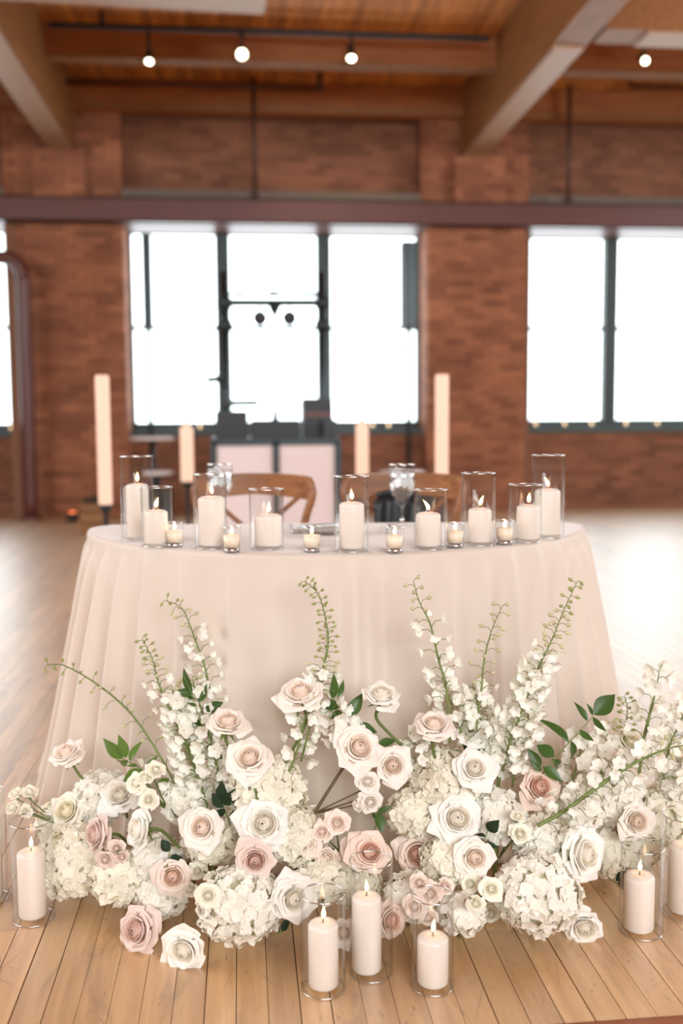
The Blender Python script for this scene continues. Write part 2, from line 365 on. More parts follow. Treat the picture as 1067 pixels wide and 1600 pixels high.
for tone, nm in ((0, 'pier_brickwork'), (1, 'recessed_brickwork')):
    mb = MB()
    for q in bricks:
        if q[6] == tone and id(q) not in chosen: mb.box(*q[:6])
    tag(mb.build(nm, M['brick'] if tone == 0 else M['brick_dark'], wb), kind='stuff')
# corbels
for cx0, cx1 in ((-2.18, -1.62), (2.42, 3.0)):
    c = MB(); z = 3.47; row = 0
    while z < 3.95:
        xx = cx0 - (row % 2)*0.108
        while xx < cx1-.02:
            a = max(xx, cx0); b = min(xx+.205, cx1)
            if b-a > .03: c.box(a, b, YW-.10, YW+.01, z, z+.062)
            xx += .216
        z += .073; row += 1
    c.build('corbel_brickwork', M['brick'], wb)['kind'] = 'stuff'
    MB().box(cx0+.004, cx1-.004, YW-.092, YW+.01, 3.47, z-.008).build('corbel_core', M['mortar'], wb)
# concrete ledge over recessed panels
for (a, b) in ((-3.4, xp1a-.1), (xp1b, xp2a-.08), (xp2b+.03, 6.2)):
    MB().box(a, b, YW-.02, YS, 3.45, 3.58).build('ledge', M['concrete'], wb)
# other walls
for nm, bx in (('wall_left', (XL-.2, XL, YB, YG+.3, 0, ZC)), ('wall_right', (XR, XR+.2, YB, YG+.3, 0, ZC)), ('wall_rear', (XL-.2, XR+.2, YB-.2, YB, 0, ZC))):
    MB().box(*bx).build(nm, M['plaster'])['kind'] = 'structure'
# ceiling
ce = struct('ceiling')
MB().box(XL-.2, XR+.2, YB-.2, YG+.3, ZC+0.012, ZC+0.2).build('ceiling_slab', M['joist'], ce)
dm = unit_mesh('plank', M['deck']); x = -3.3
while x < 6.0:
    inst('plank', dm, ce, (x+.037, 9.3, ZC+.003+rnd.uniform(-.0015, .0015)), None, (0.071, 5.2, 0.018)); x += 0.077
# ledger and cross joist, girders
def sbox(name, bx, m, lab=None, rot=None, c=None):
    o = MB().box(*bx, rot=rot, c=c).build(name, m); o['kind'] = 'structure'
    return o
sbox('beam_ledger', (XL, XR, YW-.14, YW+.02, 4.385, ZC-.02), M['joist'])
sbox('beam_ledger_strip', (XL, XR, YW-.17, YW+.02, 4.40, 4.44), M['girder'])
bj = sbox('beam_joist', (XL, XR, 9.74, 9.88, 4.42, ZC-.01), M['joist'])
sbox('beam_joist_plate', (XL, XR, 9.72, 9.90, 4.40, 4.42), M['girder'])
sbox('beam_girder_west', (-2.02, -1.74, 6.0, YW-.01, 3.99, ZC-.01), M['girder'])
sbox('beam_girder_west_plate', (-2.0, -1.76, 6.0, YW-.02, 3.965, 3.99), M['plate'])
sbox('beam_girder_east', (2.50, 2.78, 6.0, YW-.01, 4.0, ZC-.01), M['girder'])
sbox('beam_girder_east_plate', (2.52, 2.76, 8.0, YW-.02, 3.975, 4.0), M['plate'])
# cross beams
sbox('beam_cross_east', (2.86, XR, 7.77, 8.07, 4.05, ZC-.01), M['girder'])
sbox('beam_cross_east_plate', (3.2, XR, 7.78, 8.06, 4.03, 4.05), M['plate'])
a = atY(-30, 8, 7.35); b = atY(418, -10, 7.35)
o = MB().box(-2.9, 0, -.15, .15, 0, .5, rot=Matrix.Rotation(R(3.0), 3, 'Z'), c=(b.x, 7.5, b.z-.01)).build('beam_cross_west', M['girder']); o['kind'] = 'structure'
o = MB().box(-2.9, -.02, -.14, .14, -.02, 0, rot=Matrix.Rotation(R(3.0), 3, 'Z'), c=(b.x, 7.5, b.z-.01)).build('beam_cross_west_plate', M['plate']); o['kind'] = 'structure'
# steel lintel channel
sl = MB(); zb0, zb1 = 3.20, 3.462
sl.box(XL, XR, YW-.17, YW-.155, zb0, zb1); sl.box(XL, XR, YW-.17, YW+.02, zb1-.015, zb1); sl.box(XL, XR, YW-.17, YW+.02, zb0, zb0+.015); sl.box(XL, XR, YW-.03, YS+.3, zb0, zb1)
o = sl.build('beam_steel_lintel', M['steel']); o['kind'] = 'structure'
# windows
def win(name, x0, x1, mulls, bars):
    wn = struct(name); yf0, yf1 = YG-.03, YG+.05; fw_ = 0.07
    f = MB(); f.box(x0, x0+fw_*.6, yf0, yf1, zs, zh); f.box(x1-fw_*.6, x1, yf0, yf1, zs, zh); f.box(x0, x1, yf0, yf1, zh-.07, zh); f.box(x0, x1, yf0, yf1, zs, zs+.09)
    f.build('frame', M['frame'], wn)
    xs = [x0]+mulls+[x1]
    for m_ in mulls:
        MB().box(m_-.085, m_-.012, yf0-.02, yf1, zs+.05, zh-.02).box(m_+.012, m_+.085, yf0-.02, yf1, zs+.05, zh-.02).box(m_-.02, m_+.02, yf0+.01, yf1, zs+.05, zh-.02).build('mullion', M['frame'], wn)
    zt = 2.13
    for i in range(len(xs)-1):
        MB().box(xs[i]+.03, xs[i+1]-.03, yf0+.02, yf1-.01, zt-.024, zt+.024).build('transom', M['frame'], wn)
        for (a, b) in ((zs+.07, zt-.01), (zt+.01, zh-.05)):
            MB().box(xs[i]+.05, xs[i+1]-.05, YG+.005, YG+.009, a, b).build('pane', M['pane'], wn)
    MB().box(x0, x1, YS-.04, YG+.02, zs-.06, zs+.005).build('sill', M['frame'], wn)
m1 = atY(349, 500, YG).x; m2 = atY(506, 500, YG).x; m3 = atY(952, 500, YG).x
win('window_1', xp1b, xp2a, [m1, m2], None)
win('window_2', xp2b+.12, 6.7, [m3, m3+1.12], None)
MB().box(xp2b-.004, xp2b+.12, YW+.2, YG+.1, 0, zh).build('reveal', M['mortar'], wb)
win('window_3', XL+.4, atY(26, 500, YG).x, [-4.4, -3.4], None)
MB().box(XL, XL+.4, YW, YG+.3, 0, ZC).build('end_pier', M['mortar'], wb)
# window_3 reveal
MB().box(atY(26, 500, YG).x, xp1a+.01, YW+.02, YG+.1, 0, zh).build('reveal', M['mortar'], wb)

# pipes
a = atY(-60, 400, 11.0); px_ = atY(40, 600, 11.0).x
pts = bez([(a.x-.6, 11.05, a.z), (px_-.28, 11.05, a.z), (px_-.08, 11.05, a.z-.04), (px_, 11.05, a.z-.2), (px_, 11.05, a.z-.5), (px_, 11.05, 0.0)], 8)
t = thing('heating_pipe', 'dark red pipe bending down to the floor beside the far left window', 'pipe', (px_, 11.05, 0))
MB().tube(pts, 0.075, 16).build('pipe_run', M['pipe'], t, True)
MB().lathe([(.12, 0), (.12, .03), (.08, .04)], (px_, 11.05, 0), 20).build('floor_collar', M['pipe'], t)
for pxx, lab in ((397, 'thin brown vertical rod hanging before the brick above the middle window'), (893, 'thin brown vertical rod before the brick right of the east roof beam')):
    q = atY(pxx, 200, 11.0)
    t = thing('hanger_rod', lab, 'rod', (q.x, 11.0, 3.47), 'ceiling hanger rods')
    MB().tube([(q.x, 11.08, 3.462), (q.x, 11.08, ZC)], .022, 10).build('rod', M['thinpipe'], t, True)
    MB().lathe([(.05, 0), (.05, .02), (.03, .03)], (q.x, 11.08, 3.462), 14).build('base_plate', M['thinpipe'], t)
a = atY(95, 128, 10.9); b = atY(500, 124, 10.9)
t = thing('sprinkler_pipe', 'slim dark sprinkler pipe running level below the rear ceiling boards', 'pipe', (a.x, 10.9, a.z))
mb = MB().tube([(a.x, 10.9, a.z), (b.x, 10.9, a.z+.0)], .022, 10)
mb.build('pipe_run', M['thinpipe'], t, True)
MB().tube([(b.x, 10.9, a.z-.02), (b.x, 10.9, ZC)], .03, 10).build('drop_hanger', M['thinpipe'], t, True)
a = atY(985, 135, 10.9); t = thing('sprinkler_pipe', 'short dark sprinkler pipe under the ceiling at the far right edge', 'pipe', (a.x, 10.9, a.z))
MB().tube([(a.x, 10.9, a.z), (a.x+2, 10.9, a.z)], .022, 10).tube([(a.x, 10.9, a.z), (a.x, 10.9, ZC)], .02, 8).build('pipe_run', M['thinpipe'], t, True)
# lighting track and spots
zt_ = atY(300, 46, 9.45).z
t = thing('lighting_track', 'dark lighting track running across the ceiling before the joist', 'track', (0.3, 9.45, zt_))
MB().box(-1.65, 2.35, 9.43, 9.47, zt_-.02, zt_+.02).build('rail', M['black'], t)
MB().box(-1.2, -1.16, 9.44, 9.46, zt_, ZC).build('rail_hanger', M['black'], t)
for i, (px, py, lab) in enumerate(((233, 96, 'first ceiling spotlight from the left, small lit warm lamp'), (378, 85, 'largest lit ceiling spotlight, second from the left'), (549, 91, 'lit ceiling spotlight above the middle window, shaded oval face'), (1008, 95, 'lit ceiling spotlight to the right of the east roof beam'))):
    q = atY(px, py, 9.45); t = thing('track_spotlight', lab, 'spotlight', q, 'ceiling spotlights')
    ax = Vector((0.02, -0.9, -0.55)) if i in (1, 3) else Vector((0, -0.45, -0.9))
    ax.normalize(); rr = (.032, .045, .036, .032)[i]
    sl_ = bpy.data.lights.new('spot_beam', 'SPOT'); sl_.energy = 22; sl_.color = (1, .80, .56); sl_.spot_size = R(60); sl_.spot_blend = .6; sl_.shadow_soft_size = .04
    so_ = bpy.data.objects.new('spot_beam', sl_); COL.objects.link(so_); so_.location = q+ax*.03
    so_.rotation_euler = (Vector((.0, .85, -.55)) if i == 2 else ax).to_track_quat('-Z', 'Y').to_euler()
    MB().lathe([(rr*.55, -.16), (rr*.9, -.13), (rr*1.1, -.02), (rr*1.15, .0)], q, 20, ax).build('housing', M['black'], t, True)
    MB().lathe([(rr, -.006), (rr*.98, .004), (rr*.5, .012)], q, 20, ax).build('lamp_face', M['lampglow'], t, True)
    top = zt_-.0 if i < 3 else ZC
    MB().tube([q-ax*.10, (q.x, 9.45, q.z+.12), (q.x, 9.45, max(top, q.z+.14))], .014, 8).build('bracket', M['black'], t, True)

# ------------------------------------------------------------------ background things
def gtable(px, py, wpx, y, lab):
    q = atY(px, py, y); s = wpx/2/F*q.y
    t = thing('cocktail_table', lab, 'table', (q.x, y, 0), 'small round tables by the window')
    MB().lathe([(s*.98, -.02), (s, -.012), (s, .0), (s*.97, .006)], q, 32).build('table_top', M['napkin'], t, True)
    MB().lathe([(.03, .02), (.03, q.z-.02)], (q.x, y, 0), 14).build('pedestal', M['black'], t, True)
    MB().lathe([(.22, 0), (.22, .01), (.05, .03)], (q.x, y, 0), 24).build('base', M['black'], t, True)
gtable(238, 684, 66, 10.4, 'taller small round table below the left pane of the middle window')
gtable(246, 738, 46, 9.4, 'lower small round table behind the tall candle glass')
gtable(628, 737, 72, 8.9, 'small round table under the tall black column speaker on the right')
def speaker(px, x0, x1, y0, y1, Y, lab, ang):
    a = atY((x0+x1)/2, y0, Y); b = atY((x0+x1)/2, y1, Y); wd = (x1-x0)/F*Y/1.0
    t = thing('column_speaker', lab, 'speaker', (b.x, Y, 0), 'pair of column speakers')
    rot = Matrix.Rotation(ang, 3, 'Z')
    MB().box(-wd/2, wd/2, -.06, .06, 0, a.z-b.z, rot=rot, c=(b.x, Y, b.z)).build('cabinet', M['black'], t)
    MB().box(-wd/2*.8, wd/2*.8, -.066, -.06, .03, a.z-b.z-.03, rot=rot, c=(b.x, Y, b.z)).build('grille', M['darkmetal'], t)
    MB().tube([(b.x, Y, .28), (b.x, Y, b.z)], .028, 10).tube([(b.x, Y, .3), (b.x, Y, 1.0)], .026, 10).build('pole', M['black'], t, True)
    MB().box(-.2, .2, -.22, .22, 0, .30, rot=rot, c=(b.x, Y, 0)).build('subwoofer', M['black'], t)
speaker(232, 225, 239, 366, 512, 10.95, 'narrow black column speaker against the left pane of the middle window', 0)
speaker(639, 628, 649, 378, 512, 10.3, 'wide black column speaker against the right pane of the middle window', 0.3)
# booth
yb = 8.2
a = atY(333, 700, yb); b = atY(528, 700, yb); ztop = atY(430, 690, yb).z; mid = atY(431, 700, yb).x; zlow = 0.0
t = thing('booth_facade', 'white panelled booth front in dark frame behind the chairs', 'booth', ((a.x+b.x)/2, yb, 0))
for (u, v) in ((a.x+.03, mid-.03), (mid+.03, b.x-.03)): MB().box(u, v, yb, yb+.012, .06, ztop-.03).build('front_panel', M['panel'], t)
f = MB()
for xx in (a.x, mid, b.x): f.box(xx-.025, xx+.025, yb-.015, yb+.03, 0, ztop)
f.box(a.x, b.x, yb-.015, yb+.03, ztop-.03, ztop+.02); f.box(a.x, b.x, yb-.015, yb+.03, 0, .05); f.build('facade_frame', M['darkmetal'], t)
t = thing('booth_table', 'dark equipment table standing behind the white booth front', 'table', ((a.x+b.x)/2, yb+.4, 0))
MB().box(a.x-.02, b.x+.02, yb+.04, yb+.7, ztop-.02, ztop+.03).build('table_top', M['black'], t)
for xx in (a.x+.03, b.x-.03):
    for yy in (yb+.08, yb+.65): MB().box(xx-.02, xx+.02, yy-.02, yy+.02, 0, ztop-.02).build('leg', M['darkmetal'], t)
def eq(name, lab, cat, x0, x1, y0, y1, Y, m='black', parts=None, group='audio gear on the booth table', dep=.3):
    A = atY(x0, y0, Y); B = atY(x1, y1, Y)
    zbot = max(B.z, ztop+.031); t = thing(name, lab, cat, ((A.x+B.x)/2, Y, zbot), group)
    MB().box(A.x, B.x, Y, Y+dep, zbot, A.z-.01).build('body', M[m], t)
    MB().box(A.x+.01, B.x-.01, Y+.02, Y+dep-.02, A.z-.01, A.z).build('lid', M['darkmetal'], t)
    return t, A, B
eq('equipment_case', 'low black case at the left end of the booth table', 'case', 336, 388, 642, 690, yb+.2)
eq('mixing_console', 'low dark mixing console at the middle of the booth table', 'mixer', 392, 470, 656, 692, yb+.15)
t, A, B = eq('controller_box', 'tall dark box with reddish stripe at the right end of the booth table', 'box', 473, 520, 622, 692, yb+.3)
MB().box(A.x, B.x, yb+.29, yb+.3, A.z-.16, A.z-.12).build('stripe', M['steel'], t)
eq('equipment_case', 'small dark case at the very right corner of the booth table', 'case', 505, 526, 655, 692, yb+.08, dep=.18)
A = atY(365, 629, yb+.6); B = atY(404, 629, yb+.6)
t = thing('laptop_stand', 'thin flat dark laptop shelf on a stalk over the booth table', 'stand', ((A.x), yb+.6, ztop+.03))
MB().box(A.x-.1, B.x, yb+.5, yb+.69, A.z-.03, A.z+.02).build('shelf', M['black'], t)
MB().tube([(A.x-.05, yb+.6, ztop+.03), (A.x-.05, yb+.6, A.z)], .02, 8).build('stalk', M['darkmetal'], t, True)
A = atY(430, 632, yb+.58)
t = thing('cone_lamp', 'dark pointed cone standing at the centre of the booth table', 'lamp', (A.x, yb+.58, ztop+.03))
MB().lathe([(.115, 0), (.08, .06), (.03, .14), (.012, A.z-ztop+.02)], (A.x, yb+.58, ztop+.03), 20).build('cone', M['black'], t, True)
MB().lathe([(.118, 0), (.118, .012)], (A.x, yb+.58, ztop+.03), 20).build('foot', M['darkmetal'], t, True)
# light bar on two stands
ys = 9.4; A = atY(351, 485, ys); B = atY(503, 485, ys)
t = thing('lighting_stand', 'dark goal-post lighting stand with crossbar in front of the middle window', 'stand', ((A.x+B.x)/2, ys, 0))
for q in (A, B):
    MB().tube([(q.x, ys, 0), (q.x, ys, q.z+.35)], .04, 10).build('upright', M['darkmetal'], t, True)
    for dz in (.06, -.14): MB().lathe([(.03, -.08), (.07, -.05), (.078, .04), (.05, .08)], (q.x, ys-.08, q.z+dz), 14, (0, -1, -.3)).build('clamp_light', M['darkmetal'], t, True)
MB().tube([A+Vector((0, 0, .07)), B+Vector((0, 0, .07))], .034, 8).build('crossbar', M['darkmetal'], t, True)
q = atY(429, 484, ys); MB().lathe([(.06, .03), (.04, -.02), (.006, -.08)], q, 12).build('hook', M['black'], t, True)
q = atY(428, 459, ys)
MB().box(q.x-.05, q.x+.05, ys, ys+.03, q.z-.024, q.z+.03).box(q.x-.38, q.x-.26, ys, ys+.02, q.z-.026, q.z+.02).box(q.x+.26, q.x+.44, ys, ys+.02, q.z-.026, q.z+.02).tube([(A.x, ys+.02, q.z-.004), (B.x, ys+.02, q.z-.004)], .014, 6).build('upper_batten', M['black'], t)
for pxx, lab in ((406, 'left one of two small round lamps hanging from the crossbar'), (452, 'right one of two small round lamps hanging from the crossbar')):
    q = atY(pxx, 497, ys); t = thing('par_lamp', lab, 'lamp', q, 'round lamps on the crossbar')
    MB().lathe([(.03, -.07), (.065, -.05), (.07, .03), (.05, .04)], q, 16, (0, -1, -.1)).build('housing', M['black'], t, True)
    MB().box(q.x-.006, q.x+.006, ys-.006, ys+.006, q.z, A.z+.07).build('yoke', M['black'], t)
A = atY(322, 594, ys); B = atY(345, 592, ys)
t = thing('boom_arm', 'short dark microphone arm reaching left beside the lighting stand', 'arm', (B.x, ys, B.z))
MB().tube([(B.x+.05, ys, B.z-.05), (B.x-.03, ys, B.z), (A.x, ys, A.z)], [.045, .032, .03], 8).build('boom', M['black'], t, True)
MB().lathe([(.03, -.04), (.04, 0), (.03, .04)], (B.x+.04, ys-.03, B.z-.05), 12).build('clutch', M['darkmetal'], t, True)

# tall glowing candle columns on floor stands
def column(px, ytop, ybot, wpx, Y, lab, tip=False):
    a = atY(px, ytop, Y); b = atY(px, ybot, Y); r = wpx/2/F*Y
    t = thing('tall_candle', lab, 'candle', (b.x, Y, 0), 'tall glowing candles on floor stands')
    H = a.z-b.z
    if tip:
        MB().lathe([(r, 0), (r, H*.86), (r*.92, H*.89)], b, 24).build('candle_shaft', M['ledglow'], t, True)
        MB().lathe([(r*.5, 0), (r*.62, H*.03), (r*.35, H*.08), (.003, H*.12)], b+Vector((0, 0, H*.885)), 16).build('flame_tip', M['ledglow'], t, True)
    else:
        MB().lathe([(r*.96, 0), (r, .01), (r, H-.015), (r*.9, H)], b, 24).build('candle_shaft', M['ledglow'], t, True)
    MB().lathe([(.10, 0), (.10, .012), (.012, .03), (.012, b.z-.05), (r*.9, b.z-.02), (r*1.05, b.z)], (b.x, Y, 0), 20).build('floor_stand', M['black'], t, True)
column(165, 586, 788, 21, 5.2, 'leftmost tall glowing candle, ending over the table corner')
column(293, 657, 752, 20, 6.4, 'tall glowing candle with pointed tip behind the left chair', True)
column(566, 652, 745, 20, 6.2, 'tall glowing candle with pointed tip just right of the booth', True)
column(690, 585, 748, 21, 5.2, 'tall flat-topped glowing candle rising behind the right chair')
# crate
q = atZ(143, 826, 0); ycr = 9.6; A = atY(124, 775, ycr); B = atY(158, 775, ycr)
t = thing('wooden_crate', 'brown wooden crate on the floor below the leftmost tall candle', 'crate', ((A.x+B.x)/2, ycr, 0))
for k in range(3):
    z0 = .005+k*.095; MB().box(A.x, B.x, ycr, ycr+.012, z0, z0+.085).build('slat', M['crate'], t)
MB().box(A.x, A.x+.012, ycr+.012, ycr+.3, 0, .28).box(B.x-.012, B.x, ycr+.012, ycr+.3, 0, .28).box(A.x, B.x, ycr+.3, ycr+.312, 0, .28).box(A.x, B.x, ycr+.012, ycr+.3, 0, .01).build('crate_body', M['crate'], t)
mb = MB()
for k in range(40):
    c = Vector((rnd.uniform(A.x+.03, B.x-.03), rnd.uniform(ycr+.04, ycr+.27), .26+rnd.random()*.05))
    d = Vector((rnd.uniform(-1, 1), rnd.uniform(-1, 1), rnd.uniform(.2, 1))).normalized()*.05; s_ = d.orthogonal().normalized()*.015
    mb.add([c, c+d*.5+s_, c+d, c+d*.5-s_], [(0, 1, 2, 3)])
tag(mb.build('dried_leaves', M['leaf_dark'], base=(A.x, ycr, .25)), 'dark dried foliage heaped in the wooden crate', 'foliage', kind='stuff')
q = atY(113, 801, 10.8); t = thing('uplight', 'small red glowing uplight on the floor at the left brick pier', 'light', (q.x, 10.8, 0))
MB().lathe([(.06, 0), (.06, .08), (.05, .09)], (q.x, 10.8, 0), 16).build('housing', M['black'], t, True)
MB().lathe([(.035, .0), (.03, .008)], (q.x, 10.8, .091), 16).build('lens', M['redglow'], t, True)

# ------------------------------------------------------------------ candle builders
def flame(parent, c, h=0.024, r=0.0042, lean=(0, 0), k=0):
    mb = MB(); prof = [(0.25, 0), (0.75, .12), (1.0, .3), (.85, .5), (.5, .72), (.2, .9), (.03, 1.0)]; n = 12; vs = []; fs = []
    for (a, b) in prof:
        for j in range(n):
            an = 2*math.pi*j/n; vs.append(Vector(c)+Vector((a*r*math.cos(an)+lean[0]*b*b*h, a*r*math.sin(an)+lean[1]*b*b*h, b*h)))
    for i in range(len(prof)-1):
        for j in range(n): j2 = (j+1) % n; fs.append((i*n+j, i*n+j2, (i+1)*n+j2, (i+1)*n+j))
    fs.append(tuple((len(prof)-1)*n+j for j in range(n))); mb.add(vs, fs); return mb.build('flame', M['flame'], parent, True)
def pillar(c, r, h, lab, group, lean=(0.1, 0), round_=.012):
    t = thing('pillar_candle', lab, 'candle', c, group); c = Vector(c); prof = [(r*.93, 0), (r, .004)]
    for k in range(0, 7):
        a = k/6*math.pi/2; prof.append((r-round_+round_*math.cos(a), h-round_*.75+round_*.75*math.sin(a)))
    prof += [(r*.35, h+.0015), (r*.14, h-.002), (0.0008, h-.0025)]
    MB().lathe(prof, c, 40).build('wax_body', M['wax'], t, True)
    wk = MB().tube([c+Vector((0, 0, h-.003)), c+Vector((.001, 0, h+.006)), c+Vector((.0025, 0, h+.011))], .0009, 6).build('wick', M['wick'], t, True)
    flame(wk, c+Vector((.001, 0, h+.0065)), .024, .0043, lean); return t
def hurricane(c, r, h, lab, group):
    t = thing('hurricane_glass', lab, 'candle holder', c, group); c = Vector(c); th = .0026
    MB().lathe([(r-.003, .0), (r, .003), (r, h-.001)], c, 48, cap=False).build('glass_wall', M['glass'], t, True)
    MB().lathe([(r-th, h-.001), (r-th, .004)], c, 48, cap=False).build('glass_lining', M['glass'], t, True)
    for nm, rr, zz in (('glass_rim', .0013, h), ('glass_foot', .0010, .0014)):
        mb = MB(); n = 56; vs = []; fs = []
        for i in range(n):
            a = 2*math.pi*i/n
            for j in range(8):
                b = 2*math.pi*j/8; q = r-th/2+rr*math.cos(b); vs.append(c+Vector((q*math.cos(a), q*math.sin(a), zz+rr*math.sin(b))))
        for i in range(n):
            for j in range(8): fs.append((i*8+j, ((i+1) % n)*8+j, ((i+1) % n)*8+(j+1) % 8, i*8+(j+1) % 8))
        mb.add(vs, fs).build(nm, M['rim'], t, True)
    return t
def set_hurricane(gx0, gx1, rim_y, base_y, zsup, cx, cw, ctop, labg, labc, gg, gc, lean, cdx=0):
    gx = (gx0+gx1)/2
    # centre of the base: base_y is the front lip of the glass foot
    q = atZ(gx, base_y, zsup); d = (q-CAM).dot(FW); r = (gx1-gx0)/2/F*d*1.0
    fwd = Vector((FW.x, FW.y, 0)).normalized(); c = q+fwd*r; d = (c-CAM).dot(FW); r = (gx1-gx0)/2/F*d
    lo, hi = 0.03, 0.6
    for _ in range(40):
        m_ = (lo+hi)/2; py = project((c.x, c.y, zsup+m_))[1]
        if py > rim_y: lo = m_
        else: hi = m_
    hurricane(c, r, m_, labg, gg)
    rc = min(cw/2/F*d, r-.006); side = Vector((RT.x, RT.y, 0)).normalized(); dx = (cx-gx)/F*d
    dx = max(-(r-rc-.004), min(r-rc-.004, dx)); cc = c+side*dx+Vector((0, 0, .0065))
    lo, hi = 0.02, 0.5
    for _ in range(40):
        mc = (lo+hi)/2; py = project((cc.x, cc.y, zsup+mc))[1]
        if py > ctop+3: lo = mc
        else: hi = mc
    pillar(cc, rc, mc, labc, gc, lean)

# ------------------------------------------------------------------ table
FH = Vector((FW.x, FW.y, 0)).normalized(); SH = Vector((FH.y, -FH.x, 0))
TO = CAM.xy.to_3d() + FH*2.97 - SH*0.016; RTB = 0.722; TH = 0.745
def outline(n):
    """closed path: list of (a, b, na, nb), a lateral, b towards the camera; rounded D"""
    pts = []; rc = .09; Rr = RTB
    segs = []
    # corner circles at a=+-(Rr-rc), b=rc-ish ; main arc radius Rr centred at b=0 squeezed
    K = 400; raw = []
    for i in range(K+1):
        th = math.pi*i/K; a = -Rr*math.cos(th); b = Rr*math.sin(th)
        raw.append((a, b))
    # shift arc: b>=.09 use the arc, and round the corner down to b=0
    raw = [(a, max(b, 0)) for a, b in raw if b > .11]
    a0 = raw[0]; cx = a0[0]+.095
    cl = [(cx-.095*math.sin(t_), .095+.015-.095*math.cos(t_)) for t_ in [math.pi/2*j/20 for j in range(21)]]   # from back to side
    left = cl; right = [(-a, b) for a, b in cl][::-1]
    back = [( -cx - (-2*cx)*j/60, 0.015) for j in range(1, 60)]
    path = left+raw+right+back
    # resample by length
    L_ = [0]
    P = path+[path[0]]
    for i in range(1, len(P)): L_.append(L_[-1]+math.hypot(P[i][0]-P[i-1][0], P[i][1]-P[i-1][1]))
    tot = L_[-1]; out = []; j = 0
    for i in range(n):
        s_ = tot*i/n
        while L_[j+1] < s_: j += 1
        u = (s_-L_[j])/max(1e-9, L_[j+1]-L_[j]); out.append((P[j][0]+(P[j+1][0]-P[j][0])*u, P[j][1]+(P[j+1][1]-P[j][1])*u, s_))
    res = []
    for i in range(n):
        p0 = out[i-3]; p1 = out[(i+3) % n]; dx, dy = p1[0]-p0[0], p1[1]-p0[1]; l = math.hypot(dx, dy)
        res.append((out[i][0], out[i][1], -dy/l, dx/l, out[i][2]))
    return res, tot
def tw(a, b, z): q = TO+SH*a-FH*b; return Vector((q.x, q.y, z))
NS = 900; OUT, TOT = outline(NS)
cxm = sum(o_[0] for o_ in OUT)/NS; 
sgn = 1 if (OUT[NS//4][2]*(OUT[NS//4][0]-0)+OUT[NS//4][3]*(OUT[NS//4][1]-.3)) > 0 else -1
t = thing('half_moon_table', 'half-moon table hidden beneath the ivory cloth', 'table', tw(0, .3, 0))
vs = [tw(o_[0]*.985, .012+o_[1]*.97, TH-.006) for o_ in OUT[::8]]; n = len(vs)
MB().add(vs+[v-Vector((0, 0, .022)) for v in vs], [tuple(range(n))[::-1], tuple(range(n, 2*n))]+[(i, (i+1) % n, n+(i+1) % n, n+i) for i in range(n)]).build('table_top', M['chair'], t)
for a, b in ((-.5, .1), (.5, .1), (-.3, .5), (.3, .5)): MB().tube([tw(a, b, 0), tw(a, b, TH-.028)], .016, 8).build('leg', M['darkmetal'], t, True)
# folds
fr_ = random.Random(5)
folds = []   # (s position, width, amplitude, start v)
s_ = 0
for i, o_ in enumerate(OUT): pass
def sside(a): # arc-length of the front outline at lateral a
    best = min((o_ for o_ in OUT if o_[1] > .02), key=lambda o_: abs(o_[0]-a)); return best[4]
for a, wd, am in ((-.718, .012, .035), (-.70, .012, .04), (-.675, .012, .04), (-.64, .013, .045), (-.59, .014, .045), (-.53, .016, .045), (-.455, .018, .04), (-.36, .02, .035), (-.24, .026, .030), (-.13, .04, .028), (-.035, .030, .050), (.045, .020, .045), (.11, .026, .040), (.19, .03, .03), (.27, .022, .04), (.35, .022, .035), (.42, .018, .045), (.50, .018, .035), (.56, .016, .045), (.62, .014, .04), (.665, .013, .04), (.70, .012, .035), (.716, .012, .03)):
    folds.append((sside(a), wd, am, fr_.uniform(0, .2)))
for k in range(9): folds.append((TOT*(.72+.03*k), .03, .03, 0.1))
def disp(s, v):
    d = 0
    for (c, wd, am, v0) in folds:
        ds = abs(s-c); ds = min(ds, TOT-ds); w_ = wd*(.8+1.1*v)
        if ds < 4*w_: d += am*1.9*max(0, v-v0*.2)**.5*math.exp(-(ds/w_)**1.6)
    return d
mb = MB(); NV = 44; vs = []; fs = []
prof = []
rings = [(-.60, 0), (-.25, 0), (-.08, 0), (-.02, 0)]
for k in range(5): a = k/4*math.pi/2; prof.append((-.010+.012*math.sin(a), .750-.011+.011*math.cos(a), 0))
for k in range(1, NV+1): v = k/NV; prof.append((.002+.085*v**1.25 , .739*(1-v)+.004*v, v))
centre = (0, .30)
for (off, z, v) in [(-.999, .75, 0), (-.5, .75, 0), (-.1, .75, 0)]+prof:
    for i, o_ in enumerate(OUT):
        a, b, na, nb, s = o_; na *= sgn; nb *= sgn
        if off < -.05:
            k_ = -off if off > -.9 else 1; k_ = {-.999: .97, -.5: .5, -.1: .08}[off]
            aa = a+(centre[0]-a)*k_; bb = b+(centre[1]-b)*k_; zz = .75
        else:
            dd = off
            if v > 0:
                sd = max(0, 1-abs(abs(a)-.72)/.35) if b < .45 else 0
                side_ = min(1, abs(a)/.60)**2.5 if b > .02 else .2
                dd = .002+(off-.002)*(.22+.78*side_)
                dd += (disp(s, v)-.012*v)*(.62+.38*side_) + .03*v*v*sd
                dd += .006*v*mnoise.noise(Vector((s*5, v*2, 0)))
            aa = a+na*dd; bb = b+nb*dd; zz = z
            if v > .8: zz += (v-.8)*5*(.006+.014*max(0, mnoise.noise(Vector((s*6, 3, 1)))))
            if a < -.45 and v > .85 and b < .35: zz += (v-.85)*6.6*.014*(1+math.sin(s*60))
        vs.append(tw(aa, bb, zz))
nr = len(prof)+3
for i in range(nr-1):
    for k in range(NS): k2 = (k+1) % NS; fs.append((i*NS+k, i*NS+k2, (i+1)*NS+k2, (i+1)*NS+k))
fs.append(tuple(range(NS-1, -1, -1)))
